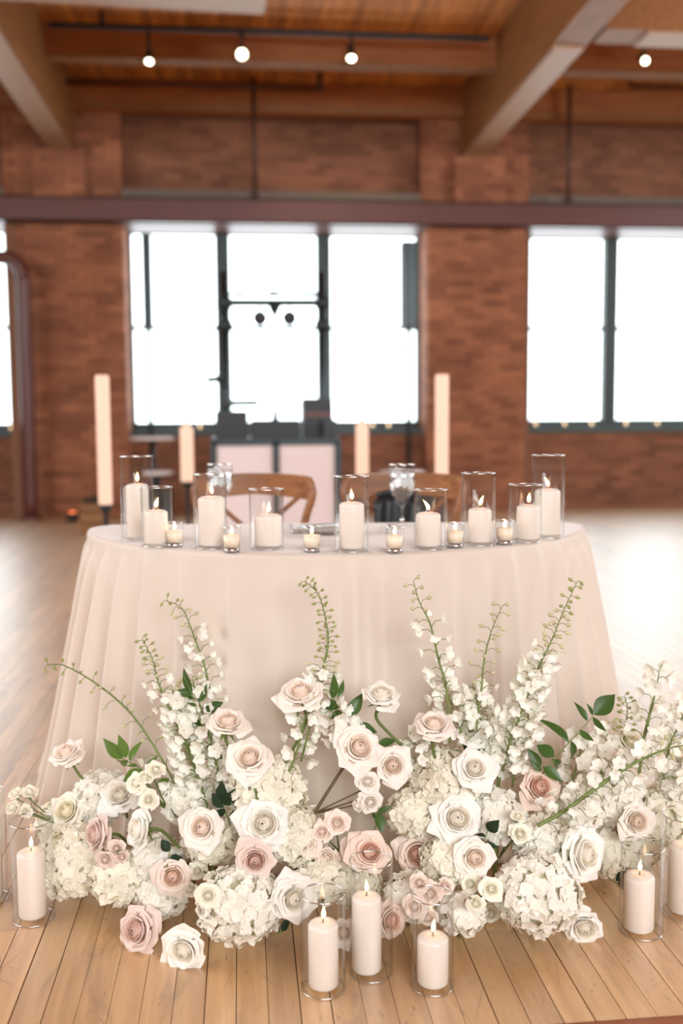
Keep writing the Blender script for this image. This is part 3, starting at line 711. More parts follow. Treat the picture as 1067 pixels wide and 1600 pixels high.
cl = mb.add(vs, fs).build('tablecloth', M['cloth'], smooth=True, base=tw(0, .3, .75))
tag(cl, 'floor-length ivory tablecloth draped in soft folds over the half-moon table', 'tablecloth')
M['cloth'].node_tree.nodes['Principled BSDF'].inputs['Sheen Weight'].default_value = 0.35
so = cl.modifiers.new('thick', 'SOLIDIFY'); so.thickness = .0012; so.offset = 1
TZ = .752
GG, GC = 'cylinder glasses on the table', 'pillar candles on the table'
L9 = [
 (185, 236, 713, 846, 211, 35, 757, 'tall narrow cylinder glass, leftmost on the table', 'tall pillar candle in the leftmost glass on the table', (.05, 0)),
 (217, 266, 761, 856, 240, 37, 798, 'short cylinder glass second from the left on the table', 'short pillar candle between the leftmost glass and the first votive', (.25, 0)),
 (300, 352, 741, 859, 331, 42, 777, 'tall cylinder glass between the two leftmost votives', 'thick mid-height pillar candle between the two leftmost votives', (-.05, 0)),
 (388, 442, 764, 860, 418, 42, 805, 'short cylinder glass in front of the left chair back', 'short stout pillar candle in front of the left chair back', (.05, 0)),
 (522, 577, 744, 864, 550, 39, 786, 'tall cylinder glass at the middle of the table front edge', 'pillar candle at the middle of the table front edge', (-.1, 0)),
 (649, 701, 765, 860, 669, 39, 802, 'short cylinder glass just right of the water goblet', 'pillar candle with left-leaning flame right of the water goblet', (-.6, 0)),
 (724, 777, 739, 854, 753, 36, 795, 'cylinder glass between the two rightmost votives', 'pillar candle with flickering flame between the two rightmost votives', (.35, 0)),
 (799, 850, 757, 849, 831, 36, 790, 'short cylinder glass overlapping the tallest glass at the right end', 'shorter one of two overlapping pillar candles at the right end', (.1, 0)),
 (835, 886, 711, 842, 860, 39, 765, 'tallest cylinder glass at the right end of the table', 'taller pillar candle at the right end of the table', (-.4, 0))]
for g in L9: set_hurricane(g[0], g[1], g[2], g[3], TZ, g[4], g[5], g[6], g[7], g[8], GG, GC, g[9])
# votives
for i, (px, py, lab) in enumerate(((271, 855, 'votive candle cup beside the second glass from the left'), (361, 863, 'votive cup just right of the thick pillar candle, left part of table'), (487, 863, 'votive cup alone between the left chair and the middle glass'), (617, 864, 'votive cup in front of the water goblet'), (712, 856, 'votive cup between the two pillar glasses right of the goblet'), (790, 851, 'rightmost votive cup, beside the overlapping glasses'))):
    q = atZ(px, py, TZ); c = q+FH*.017; d = (c-CAM).dot(FW); r = 15.0/F*d
    t = thing('votive_cup', lab, 'votive', c, 'glass votives on the table')
    h = .057
    MB().lathe([(r*.80, 0), (r*.84, .003), (r, h)], c, 32, cap=False).build('glass_cup', M['glass'], t, True)
    MB().lathe([(r*.82, 0), (r*.84, .008), (r*.3, .009)], c, 32).build('glass_base', M['rim'], t, True)
    MB().lathe([(r*1.0, 0), (r*1.0, .0016), (r*.94, .0016), (r*.94, 0)], c+Vector((0, 0, h)), 32, cap=False).build('cup_rim', M['rim'], t, True)
    MB().lathe([(r*.80, .011), (r*.90, .038), (r*.5, .0385), (.0006, .037)], c, 32).build('wax', M['votive_wax'], t, True)
    wk = MB().tube([c+Vector((0, 0, .036)), c+Vector((0, 0, .043))], .0008, 6).build('wick', M['wick'], t, True)
    flame(wk, c+Vector((0, 0, .040)), .020, .0042, (.05, 0))
# goblets
def goblet(px, py, lab, r=.039, H=.175):
    q = atZ(px, py, TZ); c = q
    t = thing('water_goblet', lab, 'goblet', c, 'water goblets')
    pr = [(r*.95, .003), (r*.3, .006), (.006, .012), (.005, .055), (.012, .068), (.028, .09), (r*.98, .12), (r*1.0, .14), (r*.96, H)]
    pr = [(r*.9, .0)]+pr
    MB().lathe(pr, c, 36, cap=False).build('goblet_glass', M['glass'], t, True)
    MB().lathe([(.004, .071), (.024, .09), (r*.93, .12), (r*.95, .14), (r*.92, .163), (.001, .163)], c, 32).build('water', M['water'], t, True)
    MB().lathe([(r*.97, 0), (r*.97, .002), (r*.92, .002), (r*.92, 0)], c+Vector((0, 0, H)), 36, cap=False).build('goblet_rim', M['rim'], t, True)
    for k in range(7):
        e_ = Euler((k*1.1, k*.7, k)).to_matrix(); MB().box(-.011, .011, -.011, .011, -.011, .011, rot=e_, c=c+Vector((.019*math.cos(k*1.7), .019*math.sin(k*1.7), .125+.013*(k % 3)))).build('ice_cube', M['ice'], t)
    for k in range(1): MB().lathe([(.004, -.006), (.0085, 0), (.004, .006)], c+Vector((0, 0, .018+k*.018)), 12).build('stem_knob', M['rim'], t, True)
goblet(628, 822, 'water goblet in front of the right chair, filled with iced water')
goblet(345, 818, 'water goblet half hidden behind the thick left pillar candle')
# small place setting pieces
def cutlery(px, py, lab, ang):
    q = atZ(px, py, TZ); t = thing('dinner_fork', lab, 'cutlery', q, 'cutlery by the goblets')
    d = (FH*math.cos(ang)+SH*math.sin(ang)); s = d.cross(Vector((0, 0, 1)))
    MB().tube([q+Vector((0, 0, .005)), q+d*.06+Vector((0, 0, .004)), q+d*.13+Vector((0, 0, .006))], [.005, .0025, .004], 8).build('handle', M['silver'], t, True)
    mb = MB()
    for k in (-1.5, -.5, .5, 1.5): mb.tube([q+d*.13+s*k*.004+Vector((0, 0, .006)), q+d*.18+s*k*.005+Vector((0, 0, .008))], .0013, 6)
    mb.build('tines', M['silver'], t, True)
cutlery(604, 834, 'silver fork left of the right water goblet', .1); cutlery(459, 834, 'silver fork left of the grey-rimmed plate', -.1)
q = atZ(512, 832, TZ); t = thing('dinner_plate', 'grey-rimmed plate with folded napkin behind the middle glass', 'plate', q)
MB().lathe([(.05, 0), (.055, .004), (.085, .014), (.085, .016), (.05, .007), (.001, .006)], q, 40, cap=False).build('plate_body', M['china'], t, True)
MB().box(-.045, .045, -.02, .02, .012, .02, rot=Matrix.Rotation(.3, 3, 'Z'), c=q).build('napkin_fold', M['china'], t)

# chairs
def chair(px, depth, wd, ang, lab):
    c0 = CAM.xy.to_3d()+FH*depth+SH*((px-533.5)/F*depth); t = thing('cross_back_chair', lab, 'chair', c0, 'cross-back chairs behind the table')
    rot = Matrix.Rotation(ang-YAW, 3, 'Z')
    def P(a, b, z): return c0+rot @ Vector((a, b, z))     # b>0 away from the camera
    h = wd/2; H = .872
    # top rail (bowed)
    mb = MB(); vs = []; fs = []; n = 20
    for i in range(n+1):
        u = -1+2*i/n; bow = .05*(1-u*u); top = H-.012*u*u-(.018 if abs(u) > .93 else 0)
        for (dy, z) in ((-.010, top), (.010, top), (.010, top-.074-.01*abs(u)), (-.010, top-.074-.01*abs(u))): vs.append(P(u*h, bow+dy, z))
    for i in range(n):
        for j in range(4): fs.append((i*4+j, i*4+(j+1) % 4, (i+1)*4+(j+1) % 4, (i+1)*4+j))
    fs += [(3, 2, 1, 0), (n*4, n*4+1, n*4+2, n*4+3)]; mb.add(vs, fs).build('top_rail', M['chair'], t)
    for sx in (-1, 1):
        MB().tube(bez([P(sx*h*.80, -.02, 0), P(sx*h*.78, .0, .25), P(sx*h*.74, -.01, .45), P(sx*h*.82, .0, .68), P(sx*h*.97, .0, .80), P(sx*h*.90, .012, H-.02)], 6), .0145, 10).build('back_leg', M['chair'], t, True)
        MB().tube([P(sx*h*.78, -.36, 0), P(sx*h*.80, -.35, .44)], [.012, .016], 10).build('front_leg', M['chair'], t, True)
        MB().tube(bez([P(-sx*h*.72, .0, .50), P(0, .035+.006*sx, .65), P(sx*h*.80, .02, .80)], 8), .0085, 8).build('cross_brace', M['chair'], t, True)
        MB().tube([P(sx*h*.78, -.355, .2), P(sx*h*.78, -.0, .2)], .009, 8).build('stretcher', M['chair'], t, True)
    MB().lathe([(h*.86, 0), (h*.92, .008), (h*.92, .02), (h*.88, .028)], P(0, -.19, .44), 32).build('seat', M['chair'], t, True)
    return P
chair(396, 3.44, .42, 0, 'wooden cross-back chair in front of the white booth')
P = chair(630, 3.42, .42, R(-4), 'wooden cross-back chair behind the water goblet')
t = thing('dark_jacket', 'black folded jacket hung inside the back of the right chair', 'jacket', P(0, -.03, .6))
mb = MB(); vs = []; fs = []
for i in range(13):
    u = -1+2*i/12
    for j in range(9):
        v = j/8; vs.append(P(-.02+u*.08*(1-.1*v), -.028-.012*math.sin(u*6+v*2)-.01*math.sin(math.pi*v), .80-.02*u*u-.26*v))
for i in range(12):
    for j in range(8): fs.append((i*9+j, i*9+j+1, (i+1)*9+j+1, (i+1)*9+j))
o = mb.add(vs, fs).build('jacket_front', M['black'], t, True); so = o.modifiers.new('t', 'SOLIDIFY'); so.thickness = .008
o = MB().tube([P(-.09, -.02, .795), P(-.05, -.01, .806), P(.01, -.01, .806), P(.05, -.02, .795)], .010, 8).build('collar', M['black'], t, True)

# ------------------------------------------------------------------ floor hurricanes
FG, FC = 'cylinder glasses on the floor', 'pillar candles on the floor'
L6 = [
 (11, 76, 1282, 1450, 42, 43, 1330, 'cylinder glass on the floor left of the flowers', 'pillar candle on the floor left of the flowers', (.05, 0)),
 (-58, 2, 1237, 1418, -28, 43, 1300, 'cylinder glass cut by the left edge of the view', 'pillar candle cut off by the left edge of the view', (0, 0)),
 (470, 540, 1396, 1563, 505, 47, 1442, 'left one of the three floor glasses at the front centre', 'left one of the three floor candles at the front centre', (0.02, 0)),
 (547, 615, 1344, 1537, 574, 46, 1400, 'tallest floor glass, middle of the three at the front', 'tallest floor candle, middle of the three at the front', (-.05, 0)),
 (645, 712, 1398, 1558, 679, 49, 1463, 'right one of the three floor glasses at the front centre', 'shortest floor candle, right of the three at the front', (.08, 0)),
 (978, 1045, 1321, 1471, 1007, 47, 1367, 'cylinder glass on the floor right of the fallen white rose', 'pillar candle on the floor right of the fallen white rose', (.05, 0)),
 (1043, 1112, 1272, 1442, 1078, 47, 1320, 'cylinder glass partly cut by the right edge of the view', 'pillar candle partly cut by the right edge of the view', (0, 0))]
for g in L6: set_hurricane(g[0], g[1], g[2], g[3], 0.0005, g[4], g[5], g[6], g[7], g[8], FG, FC, g[9])
# sill tealights
for px, py, ys_, lab in ((607, 657, 0, 'tealight on the middle window sill right of the booth'), (582, 660, 0, 'tealight on the middle window sill by the pointed candle'), (700, 0, 0, None), (837, 660, 0, 'leftmost tealight on the right window sill'), (882, 660, 0, 'second tealight along the right window sill'), (924, 660, 0, 'brightest tealight, third along the right window sill'), (978, 660, 0, 'tealight just right of the right window mullion'), (1027, 660, 0, 'rightmost tealight on the right window sill'), (17, 668, 0, 'tealight on the far left window sill'), (312, 664, 0, 'tealight on the middle window sill left of the booth')):
    if not lab: continue
    q = atY(px, py, YS+.04); c = Vector((q.x, YS+.04, zs+.006)); t = thing('tealight', lab, 'tealight', c, 'tealights on the window sills')
    MB().lathe([(.024, 0), (.028, .004), (.032, .06)], c, 16, cap=False).build('glass_cup', M['glass'], t, True)
    MB().lathe([(.022, .004), (.026, .03)], c, 16).build('wax', M['votive_wax'], t, True)
    flame(t, c+Vector((0, 0, .032)), .03, .009)

# ------------------------------------------------------------------ FLOWERS
VR, VU, VF = RT, UP, FW
def face(fx, fy, ft): return (VR*fx + VU*fy - VF*ft).normalized()
def grid_petal(fn, nu, nv, name):
    mb = MB(); vs = []; fs = []
    for i in range(nu+1):
        for j in range(nv+1): vs.append(fn(-1+2*i/nu, j/nv))
    for i in range(nu):
        for j in range(nv): fs.append((i*(nv+1)+j, (i+1)*(nv+1)+j, (i+1)*(nv+1)+j+1, i*(nv+1)+j+1))
    return mb.add(vs, fs).mesh(name, None, True)
def rose_set(seed, n, open_, name='petal', nu=14, nv=10, ht=1.04):
    """meshes of the petals of one rose head: rim radius 1, axis +Z, base at the origin"""
    rr = random.Random(seed); out = []; th = rr.random()*6
    def pw_(t, ks):
        for (a, x), (b, y) in zip(ks, ks[1:]):
            if t <= b: return x+(y-x)*(t-a)/(b-a)
        return ks[-1][1]
    for i in range(n):
        t = i/(n-1); th += 2.39996+rr.uniform(-.2, .2)
        o = open_
        rim = pw_(t, ((0, .02), (.28, .13), (.50, .36), (.74, .64*o), (1, .88*o)))*(1+rr.uniform(-.05, .05))
        belly = pw_(t, ((0, .26), (.28, .38), (.50, .50), (.74, .68), (1, .84)))
        h = ht*pw_(t, ((0, 1.0), (.28, 1.02), (.50, .96), (.74, .80), (1, .54)))*(1+rr.uniform(-.035, .035))
        dmax = pw_(t, ((0, 2.6), (.28, 1.40), (.6, 1.12), (1, .80)))+rr.uniform(-.08, .08)
        curl = pw_(t, ((0, 0), (.3, .04), (.52, .12), (.76, .22), (1, .27)))*rr.uniform(.6, 1.35); point = pw_(t, ((0, 0), (.4, .06), (1, .18)))*rr.uniform(.5, 1.3); sd = rr.random()*100
        lean = rr.uniform(-.12, .12); roll = pw_(t, ((0, 0), (.4, .04), (1, .27)))*rr.uniform(.6, 1.4)
        def fn(u, v, t=t, th=th, rim=rim, belly=belly, h=h, dmax=dmax, curl=curl, point=point, sd=sd, lean=lean, roll=roll):
            v = 1-(1-v)**1.45
            vv = v*(1-(.05+.16*t)*abs(u)**2.6)
            r = (1-vv)**2*.03+2*vv*(1-vv)*belly*1.25+vv*vv*rim
            z = h*(1-(1-vv)**1.45)
            d = dmax*u*(.35+.65*math.sin(min(1, vv*1.3)*math.pi/2))*(1-.30*max(0, vv-.75)/.25*t)
            e_ = max(0, vv-.60)/.40; q = curl*e_*e_
            r += q; z -= q*.5
            lip = max(0, v-.86)/.14; r += .035*lip*lip*(.3+t); z -= .022*lip**3
            k = roll*e_*abs(u)**3; r += k*.55; z -= k*.9
            tip = point*max(0, 1-abs(u)*1.9)**1.3*e_*e_; r += tip; z += tip*(.25 if t > .6 else .6)
            nz = mnoise.noise(Vector((u*1.5+sd, v*1.3, sd))); n2 = mnoise.noise(Vector((u*4+sd, v*3, sd+9)))
            r += (nz*.07+n2*.012)*(.25+t)*v; z += (nz*.06+n2*.02)*v*(.3+t)
            wv_ = math.sin(u*4.2+sd)*e_*(.2+t); r += .030*wv_; z += .028*wv_
            a_ = th+d+lean*v+.22*(1-t)*u*v
            r += .045*(u+1)*(1-t)*v*min(1, t*5)
            return Vector((r*math.cos(a_), r*math.sin(a_), z))
        out.append((grid_petal(fn, nu, nv, name), t))
    return out
ROSES = [rose_set(11, 24, 1.0), rose_set(23, 23, .97), rose_set(37, 25, 1.04), rose_set(51, 23, 1.0), rose_set(64, 24, .93)]
SMALL = [rose_set(5, 15, .95, nu=7, nv=6), rose_set(8, 17, 1.05, nu=7, nv=6), rose_set(9, 13, .8, nu=7, nv=6)]
for st in ROSES+SMALL:
    for me, t in st: me.materials.append(M['white'])
# one joined small rose mesh for spray roses
def joined(st):
    mb = MB()
    for me, t in st: mb.add([v.co.copy() for v in me.vertices], [tuple(p.vertices) for p in me.polygons])
    return mb.mesh('blossom', M['cream'], True)
SMALLJ = [joined(s) for s in SMALL]
# sepals (unit, under the head)
mb = MB()
for k in range(5):
    a = k*2*math.pi/5; d = Vector((math.cos(a), math.sin(a), 0)); s = Vector((-d.y, d.x, 0)); pts = []
    for (l, wd, z) in ((.05, .09, 0), (.25, .12, .03), (.5, .08, -.08), (.72, .01, -.24)): pts += [d*l+s*wd+Vector((0, 0, z)), d*l-s*wd+Vector((0, 0, z))]
    mb.add(pts, [(0, 1, 3, 2), (2, 3, 5, 4), (4, 5, 7, 6)])
mb.lathe([(.05, -.26), (.13, -.2), (.15, -.08), (.13, .04)], (0, 0, 0), 10)
SEPAL = mb.mesh('sepals', M['rosestem'], True)

# hydrangea florets
def floret_mesh(seed):
    rr = random.Random(seed); mb = MB()
    for k in range(4):
        a = k*math.pi/2+rr.uniform(-.15, .15); L_ = 1.0*rr.uniform(.88, 1.1); W_ = .62*rr.uniform(.9, 1.15); cup = rr.uniform(.05, .42); sd = rr.random()*50
        c_, s_ = math.cos(a), math.sin(a); vs = []; nu, nv = 4, 5
        for i in range(nu+1):
            u = -1+2*i/nu
            for j in range(nv+1):
                v = j/nv; wv = W_*(math.sin(math.pi*min(1, (v**.8*.86+.07)))**.55)
                x_ = .05+L_*v*(1-.20*u*u*v); y_ = u*wv; z_ = cup*v*v-.18*v*v*(u*u)*.6+.16*mnoise.noise(Vector((x_*2.8+sd, y_*2.8, sd)))+(.03 if k % 2 else 0)-.10*max(0, v-.7)
                vs.append(Vector((x_*c_-y_*s_, x_*s_+y_*c_, z_)))
        mb.add(vs, [(i*(nv+1)+j, (i+1)*(nv+1)+j, (i+1)*(nv+1)+j+1, i*(nv+1)+j+1) for i in range(nu) for j in range(nv)])
    mb.lathe([(.07, 0), (.09, .05), (.04, .11)], (0, 0, 0), 6)
    return mb.mesh('floret', M['hyd'], True)
FLOR = [floret_mesh(s) for s in range(7)]
HYD = []   # centre, radius for surface finding
def hydrangea(px, py, rpx, t, lab, cream=False, squash=.9, seed=0, leaf=False):
    rr = random.Random(1000+seed*17+int(px)); c = atD(px, py, t); r = rpx/F*t
    if c.z < r*squash+.004: c.z = r*squash+.004
    root = thing('hydrangea', lab, 'flower', (c.x, c.y, 0.0), 'white hydrangea heads'); off = Vector((0, 0, c.z))
    HYD.append((c.copy(), r))
    fr = .0128; rc = r-.010; m = M['hyd_cream'] if cream else M['hyd']
    MB().lathe([(.02*rc, -rc*.8*squash), (.6*rc, -.62*rc*squash), (.82*rc, 0), (.62*rc, .6*rc*squash), (.05*rc, .80*rc*squash)], c, 20).build('flower_core', M['hyd_core'], root, True)
    n = int(4*math.pi*rc*rc/(.0145**2)); k = 0
    for i in range(n):
        z = 1-2*(i+.5)/n; a = i*2.39996; q = math.sqrt(1-z*z); d = Vector((q*math.cos(a), q*math.sin(a), z))
        if d.dot(VF) > .42: continue
        if d.z < -.80: continue
        d = (d+Vector((rr.uniform(-.12, .12), rr.uniform(-.12, .12), rr.uniform(-.12, .12)))).normalized()
        lump = 1+.10*mnoise.noise(d*2.2+Vector((seed, 0, px)))
        p = Vector((d.x*rc, d.y*rc, d.z*rc*squash))*lump*rr.uniform(.93, 1.04)
        zz = (c.z+p.z)
        if zz < .008: p.z = .008-c.z+rr.random()*.008
        nr_ = (d+Vector((rr.uniform(-.4, .4), rr.uniform(-.4, .4), rr.uniform(-.4, .4)))).normalized()
        rot = nr_.to_track_quat('Z', 'Y') @ Quaternion((0, 0, 1), rr.random()*6.28)
        s = fr*rr.uniform(.82, 1.18); inst('floret', FLOR[rr.randrange(7)], root, off+p, rot, (s, s, s), m); k += 1
    st = bez([c-Vector((0, 0, rc*.5)), Vector((c.x, c.y, c.z*.4))+FH*.02, Vector((c.x, c.y, 0.002))+FH*.05], 5)
    MB().tube(st, .004, 8).build('stem', M['stem'], root, True)
    return root
def surf(px, py, default=2.12):
    d = ray(px, py).normalized(); best = None
    for c, r in HYD:
        oc = CAM-c; b = oc.dot(d); q = b*b-(oc.dot(oc)-r*r)
        if q > 0:
            s = -b-math.sqrt(q); s *= d.dot(FW)
            if best is None or s < best: best = s
    return best if best is not None else default
HL = [  # px, py, r px, depth, label, cream
 (118, 1345, 66, 2.20, 'wide hydrangea head at the left end, behind the floor glass', True),
 (188, 1372, 50, 2.12, 'hydrangea head touching the floor right of the left-end head', True),
 (245, 1345, 48, 2.13, 'hydrangea head between the dusty roses, deep in the left cluster', False),
 (160, 1245, 50, 2.32, 'hydrangea head at the top of the left cluster by the cloth hem', False),
 (92, 1285, 40, 2.33, 'half hidden hydrangea head behind the leftmost cream rose', True),
 (252, 1405, 46, 2.11, 'low hydrangea head above the two fallen roses', False),
 (374, 1412, 70, 1.97, 'largest bright hydrangea ball touching the floor left of centre', False),
 (330, 1310, 50, 2.12, 'hydrangea head behind the blush roses left of centre', True),
 (295, 1250, 48, 2.22, 'shaded hydrangea head at the foot of the left delphiniums', False),
 (418, 1238, 68, 2.14, 'creamy hydrangea head rising left of the bare cloth gap', True),
 (462, 1305, 55, 2.08, 'hydrangea head behind the blush spray roses', True),
 (505, 1372, 48, 2.04, 'hydrangea head under the blush spray roses at the centre', True),
 (560, 1385, 42, 2.06, 'hydrangea head seen through the middle floor glass', True),
 (698, 1222, 62, 2.13, 'creamy hydrangea head rising right of the bare cloth gap', True),
 (645, 1270, 46, 2.10, 'hydrangea head between the two small roses right of the gap', True),
 (700, 1345, 48, 2.05, 'hydrangea head between the dusty and the ivory rose, right centre', True),
 (640, 1400, 46, 2.03, 'hydrangea head behind the right floor glass', False),
 (775, 1275, 52, 2.10, 'hydrangea head in the middle of the right cluster', False),
 (838, 1394, 72, 1.99, 'large white hydrangea ball touching the floor right of centre', False),
 (722, 1425, 42, 1.98, 'small hydrangea head on the floor under the cream spray roses', False),
 (845, 1315, 50, 2.08, 'hydrangea head below the pink rose of the right cluster', False),
 (900, 1265, 48, 2.16, 'hydrangea head behind the lying delphinium stalk', False),
 (945, 1335, 46, 2.28, 'hydrangea head at the right of the big sideways white rose', True),
 (965, 1250, 54, 2.30, 'hydrangea head at the upper right corner of the arrangement', False),
 (992, 1325, 44, 2.29, 'small cream hydrangea head low behind the right floor glass', True),
 (1038, 1275, 56, 2.32, 'hydrangea head behind the right floor glasses', True),
 (1070, 1225, 45, 2.30, 'hydrangea head cut by the right edge of the view', False),
 (780, 1175, 40, 2.18, 'small shaded hydrangea head at the foot of the right delphiniums', False)]
for i, h in enumerate(HL): hydrangea(h[0], h[1], h[2], h[3], h[4], h[5], seed=i)

ROSEGEO = {}
def rose(px, py, dpx, col, fdir, lab, stem_to=None, t=None, kind=0, group='roses in the arrangement', floor=False, dt=0.0, squash=1.0, sm='rosestem'):
    if t is None: t = surf(px, py)-dpx*.22/F*2.05
    t += dt; c = atD(px, py, t); r = dpx/2/F*t*.90; ax = face(*fdir)
    if floor:
        c = atZ(px, py+dpx*.45, 0); t = (c-CAM).dot(FW); r = dpx/2/F*t*.90; c = Vector((c.x, c.y, r*.80))+FH*r*.25
    base = c-ax*r*.50; rot = ax.to_track_quat('Z', 'Y') @ Quaternion((0, 0, 1), (px*7+py) % 6)
    # stem path
    if stem_to is not None: e = atD(stem_to[0], stem_to[1], stem_to[2] if len(stem_to) > 2 else surf(stem_to[0], stem_to[1], t)+.015)
    elif floor: e = base-ax*.05+Vector((0, 0, -.02)); e.z = max(e.z, .006)
    else: e = base-ax*.05+FH*.02+Vector((0, 0, -.03)); e.z = max(e.z, .01)
    root = thing('rose', lab, 'flower', (e.x, e.y, e.z), group); off = base-e
    st = ROSES[kind % len(ROSES)]
    for me, tt in st:
        inst('petal', me, root, off, rot, (r, r, r*squash), M[col+('_in' if tt < .5 else '')])
    inst('sepals', SEPAL, root, off-ax*r*.02, rot, (r*.9, r*.9, r*.9))
    if (base-ax*r*.2-e).length > .012:
        p0 = base-ax*r*.15; pts = bez([p0, p0-ax*((p0-e).length*.35), e], 8)
        MB().tube(pts, .0034, 8).build('stem', M[sm], root, True)
    return root
RL = [  # px, py, diameter px, colour, facing (right, up, toward camera), label, stem end
 (105, 1178, 58, 'ivory', (-.25, .8, .45), 'pale rose standing alone at the far left beside the cloth hem', (136, 1228, 2.3), 2.3),
 (355, 1131, 68, 'ivory', (.1, .85, .5), 'pale rose over the left cluster, against the leaf sprig', (372, 1190, 2.1), 2.08),
 (390, 1186, 74, 'ivory', (-.05, .65, .7), 'wide pale rose directly over the left-centre hydrangea', (402, 1250, 2.05), 2.06),
 (470, 1086, 76, 'ivory', (-.1, .85, .5), 'highest pale rose, on a long stem left of centre', (443, 1197, 2.12), 2.08),
 (595, 1088, 66, 'white', (.1, .85, .45), 'high white rose on a long stem right of centre', (628, 1165, 2.12), 2.08),
 (559, 1170, 78, 'ivory', (.25, .5, .8), 'pale rose on a long slanted woody stem at the centre', (488, 1275, 2.08), 2.04),
 (613, 1196, 64, 'ivory', (.05, .15, 1), 'round pale rose touching the central slanted rose', None, 2.08),
 (677, 1135, 66, 'ivory', (0, .85, .5), 'pale rose on a short upright stem over the right hydrangea', (683, 1198, 2.1), 2.07),
 (740, 1202, 68, 'white', (0, .5, .85), 'white rose nestled above the middle of the right cluster', None, None),
 (841, 1231, 70, 'pink', (.2, .45, .85), 'peach pink rose beside the right leaf sprig', None, None),
 (713, 1279, 82, 'white', (.05, .35, .9), 'large open white rose in the right cluster', None, None),
 (652, 1333, 74, 'pink', (0, .1, 1), 'open peach pink rose right of the three floor candles', None, None),
 (741, 1339, 66, 'ivory', (.1, .1, 1), 'round ivory rose below the large white one', None, None),
 (577, 1332, 70, 'pink', (.1, .5, .85), 'peach pink rose behind the tallest floor glass', None, 2.0),
 (412, 1287, 86, 'white', (0, .3, .95), 'large open white rose left of centre', None, None),
 (398, 1343, 66, 'dusty', (.1, .05, 1), 'dusty mauve rose below the large white rose', None, None),
 (316, 1293, 72, 'ivory', (-.15, .35, .9), 'pale blush rose at the middle of the left cluster', None, None),
 (219, 1296, 66, 'white', (-.75, .25, .6), 'sideways white rose on a green stem in the left cluster', (280, 1324, 2.08), None),
 (153, 1304, 62, 'dusty', (-.7, .2, .6), 'sideways dusty pink rose in the left cluster', None, None),
 (187, 1243, 68, 'white', (0, .6, .75), 'soft white rose near the top of the left cluster', None, None),
 (106, 1268, 66, 'cream', (-.3, .5, .8), 'cream rose at the left end over the floor glass', None, None),
 (270, 1369, 64, 'blush', (.1, .1, 1), 'light blush rose left of the small cream blooms', None, None),
 (457, 1404, 76, 'white', (.35, .2, .9), 'open white rose behind the left floor glass', None, 1.955),
 (908, 1334, 90, 'white', (.55, .15, .75), 'big sideways white rose at the right of the arrangement', (845, 1332, 2.03), 2.02),
 (993, 1283, 62, 'ivory', (.1, .2, .95), 'ivory rose above the right floor glass', None, None),
 (608, 1437, 62, 'pink', (.55, .1, .8), 'pink rose low behind the tallest floor candle', None, 1.96),
 (536, 1457, 50, 'ivory', (.1, .3, .9), 'small pale rose near the floor between two floor glasses', None, 1.96),
 (985, 1163, 58, 'cream', (0, .7, .6), 'cream rose at the upper right beside the upright stalk', None, 2.25),
 (938, 1197, 52, 'cream', (-.1, .6, .7), 'pale cream rose behind the lying stalk on the right', None, 2.28),
 (1060, 1180, 46, 'ivory', (0, .5, .8), 'small pale rose cut by the right edge of the view', None, 2.3)]
for i, q in enumerate(RL): rose(q[0], q[1], q[2], q[3], q[4], q[5], q[6], q[7], kind=i, sm='brownstem' if i == 5 else 'rosestem')
rose(216, 1449, 80, 'dusty', (-.45, .25, .85), 'dusty pink rose lying on the floor left of the white one', floor=True, kind=1, group='fallen roses on the floor')
rose(288, 1479, 76, 'white', (-.2, -.1, .95), 'white rose lying on the floor beside the dusty one', floor=True, kind=2, group='fallen roses on the floor')
rose(914, 1444, 66, 'white', (-.1, -.15, .9), 'white rose lying on the floor at the right', floor=True, kind=4, group='fallen roses on the floor')

# spray roses: several small blossoms on one branching stem
def spray(heads, col, join, lab, brown=False, t=None):
    """heads: (px, py, dpx, facing)"""
    pts = []
    for (px, py, dp, fd) in heads:
        tt = (t if t is not None else surf(px, py)-.034); c = atD(px, py, tt); pts.append((c, dp/2/F*tt*.92, face(*fd)))
    e = atD(join[0], join[1], join[2] if len(join) > 2 else surf(join[0], join[1], (t or 2.1))+.03); e.z = max(e.z, .004)
    root = thing('spray_rose', lab, 'flower', e, 'spray rose stems'); mb = MB()
    for k, (c, r, ax) in enumerate(pts):
        base = c-ax*r*.45; rot = ax.to_track_quat('Z', 'Y') @ Quaternion((0, 0, 1), k*1.9)
        inst('blossom', SMALLJ[k % 3], root, base-e, rot, (r, r, r), M[col])
        inst('sepals', SEPAL, root, base-e-ax*r*.02, rot, (r, r, r))
        mb.tube(bez([base-ax*r*.1, base-ax*r*.8, e], 6), .0018, 6)
    mb.build('stem', M['brownstem'] if brown else M['rosestem'], root, True)
spray([(46, 1238, 28, (.1, .8, .5)), (24, 1240, 24, (-.3, .8, .4)), (20, 1262, 30, (-.4, .4, .6)), (40, 1268, 24, (0, .2, .8))], 'cream', (95, 1290, 2.26), 'cream spray roses reaching out at the far left over the glass', t=2.26)
spray([(243, 1204, 34, (.3, .6, .6)), (213, 1224, 36, (-.3, .5, .7)), (226, 1215, 32, (0, .6, .7)), (232, 1250, 36, (0, .3, .9))], 'cream', (262, 1265), 'cream spray roses below the left leaf sprig')
spray([(527, 1286, 44, (.1, .3, .9)), (482, 1319, 44, (0, .2, 1)), (511, 1340, 42, (0, .1, 1)), (503, 1300, 38, (-.1, .5, .8)), (548, 1326, 38, (-.2, .2, .9))], 'blush', (530, 1330), 'blush spray roses grouped left of the pink centre rose', t=2.03)
spray([(578, 1253, 42, (.2, 0, .9)), (574, 1222, 40, (0, .5, .7)), (560, 1258, 28, (-.6, 0, .6))], 'ivory', (488, 1272, 2.08), 'pale spray roses hanging in the gap under the central rose', brown=True, t=2.07)
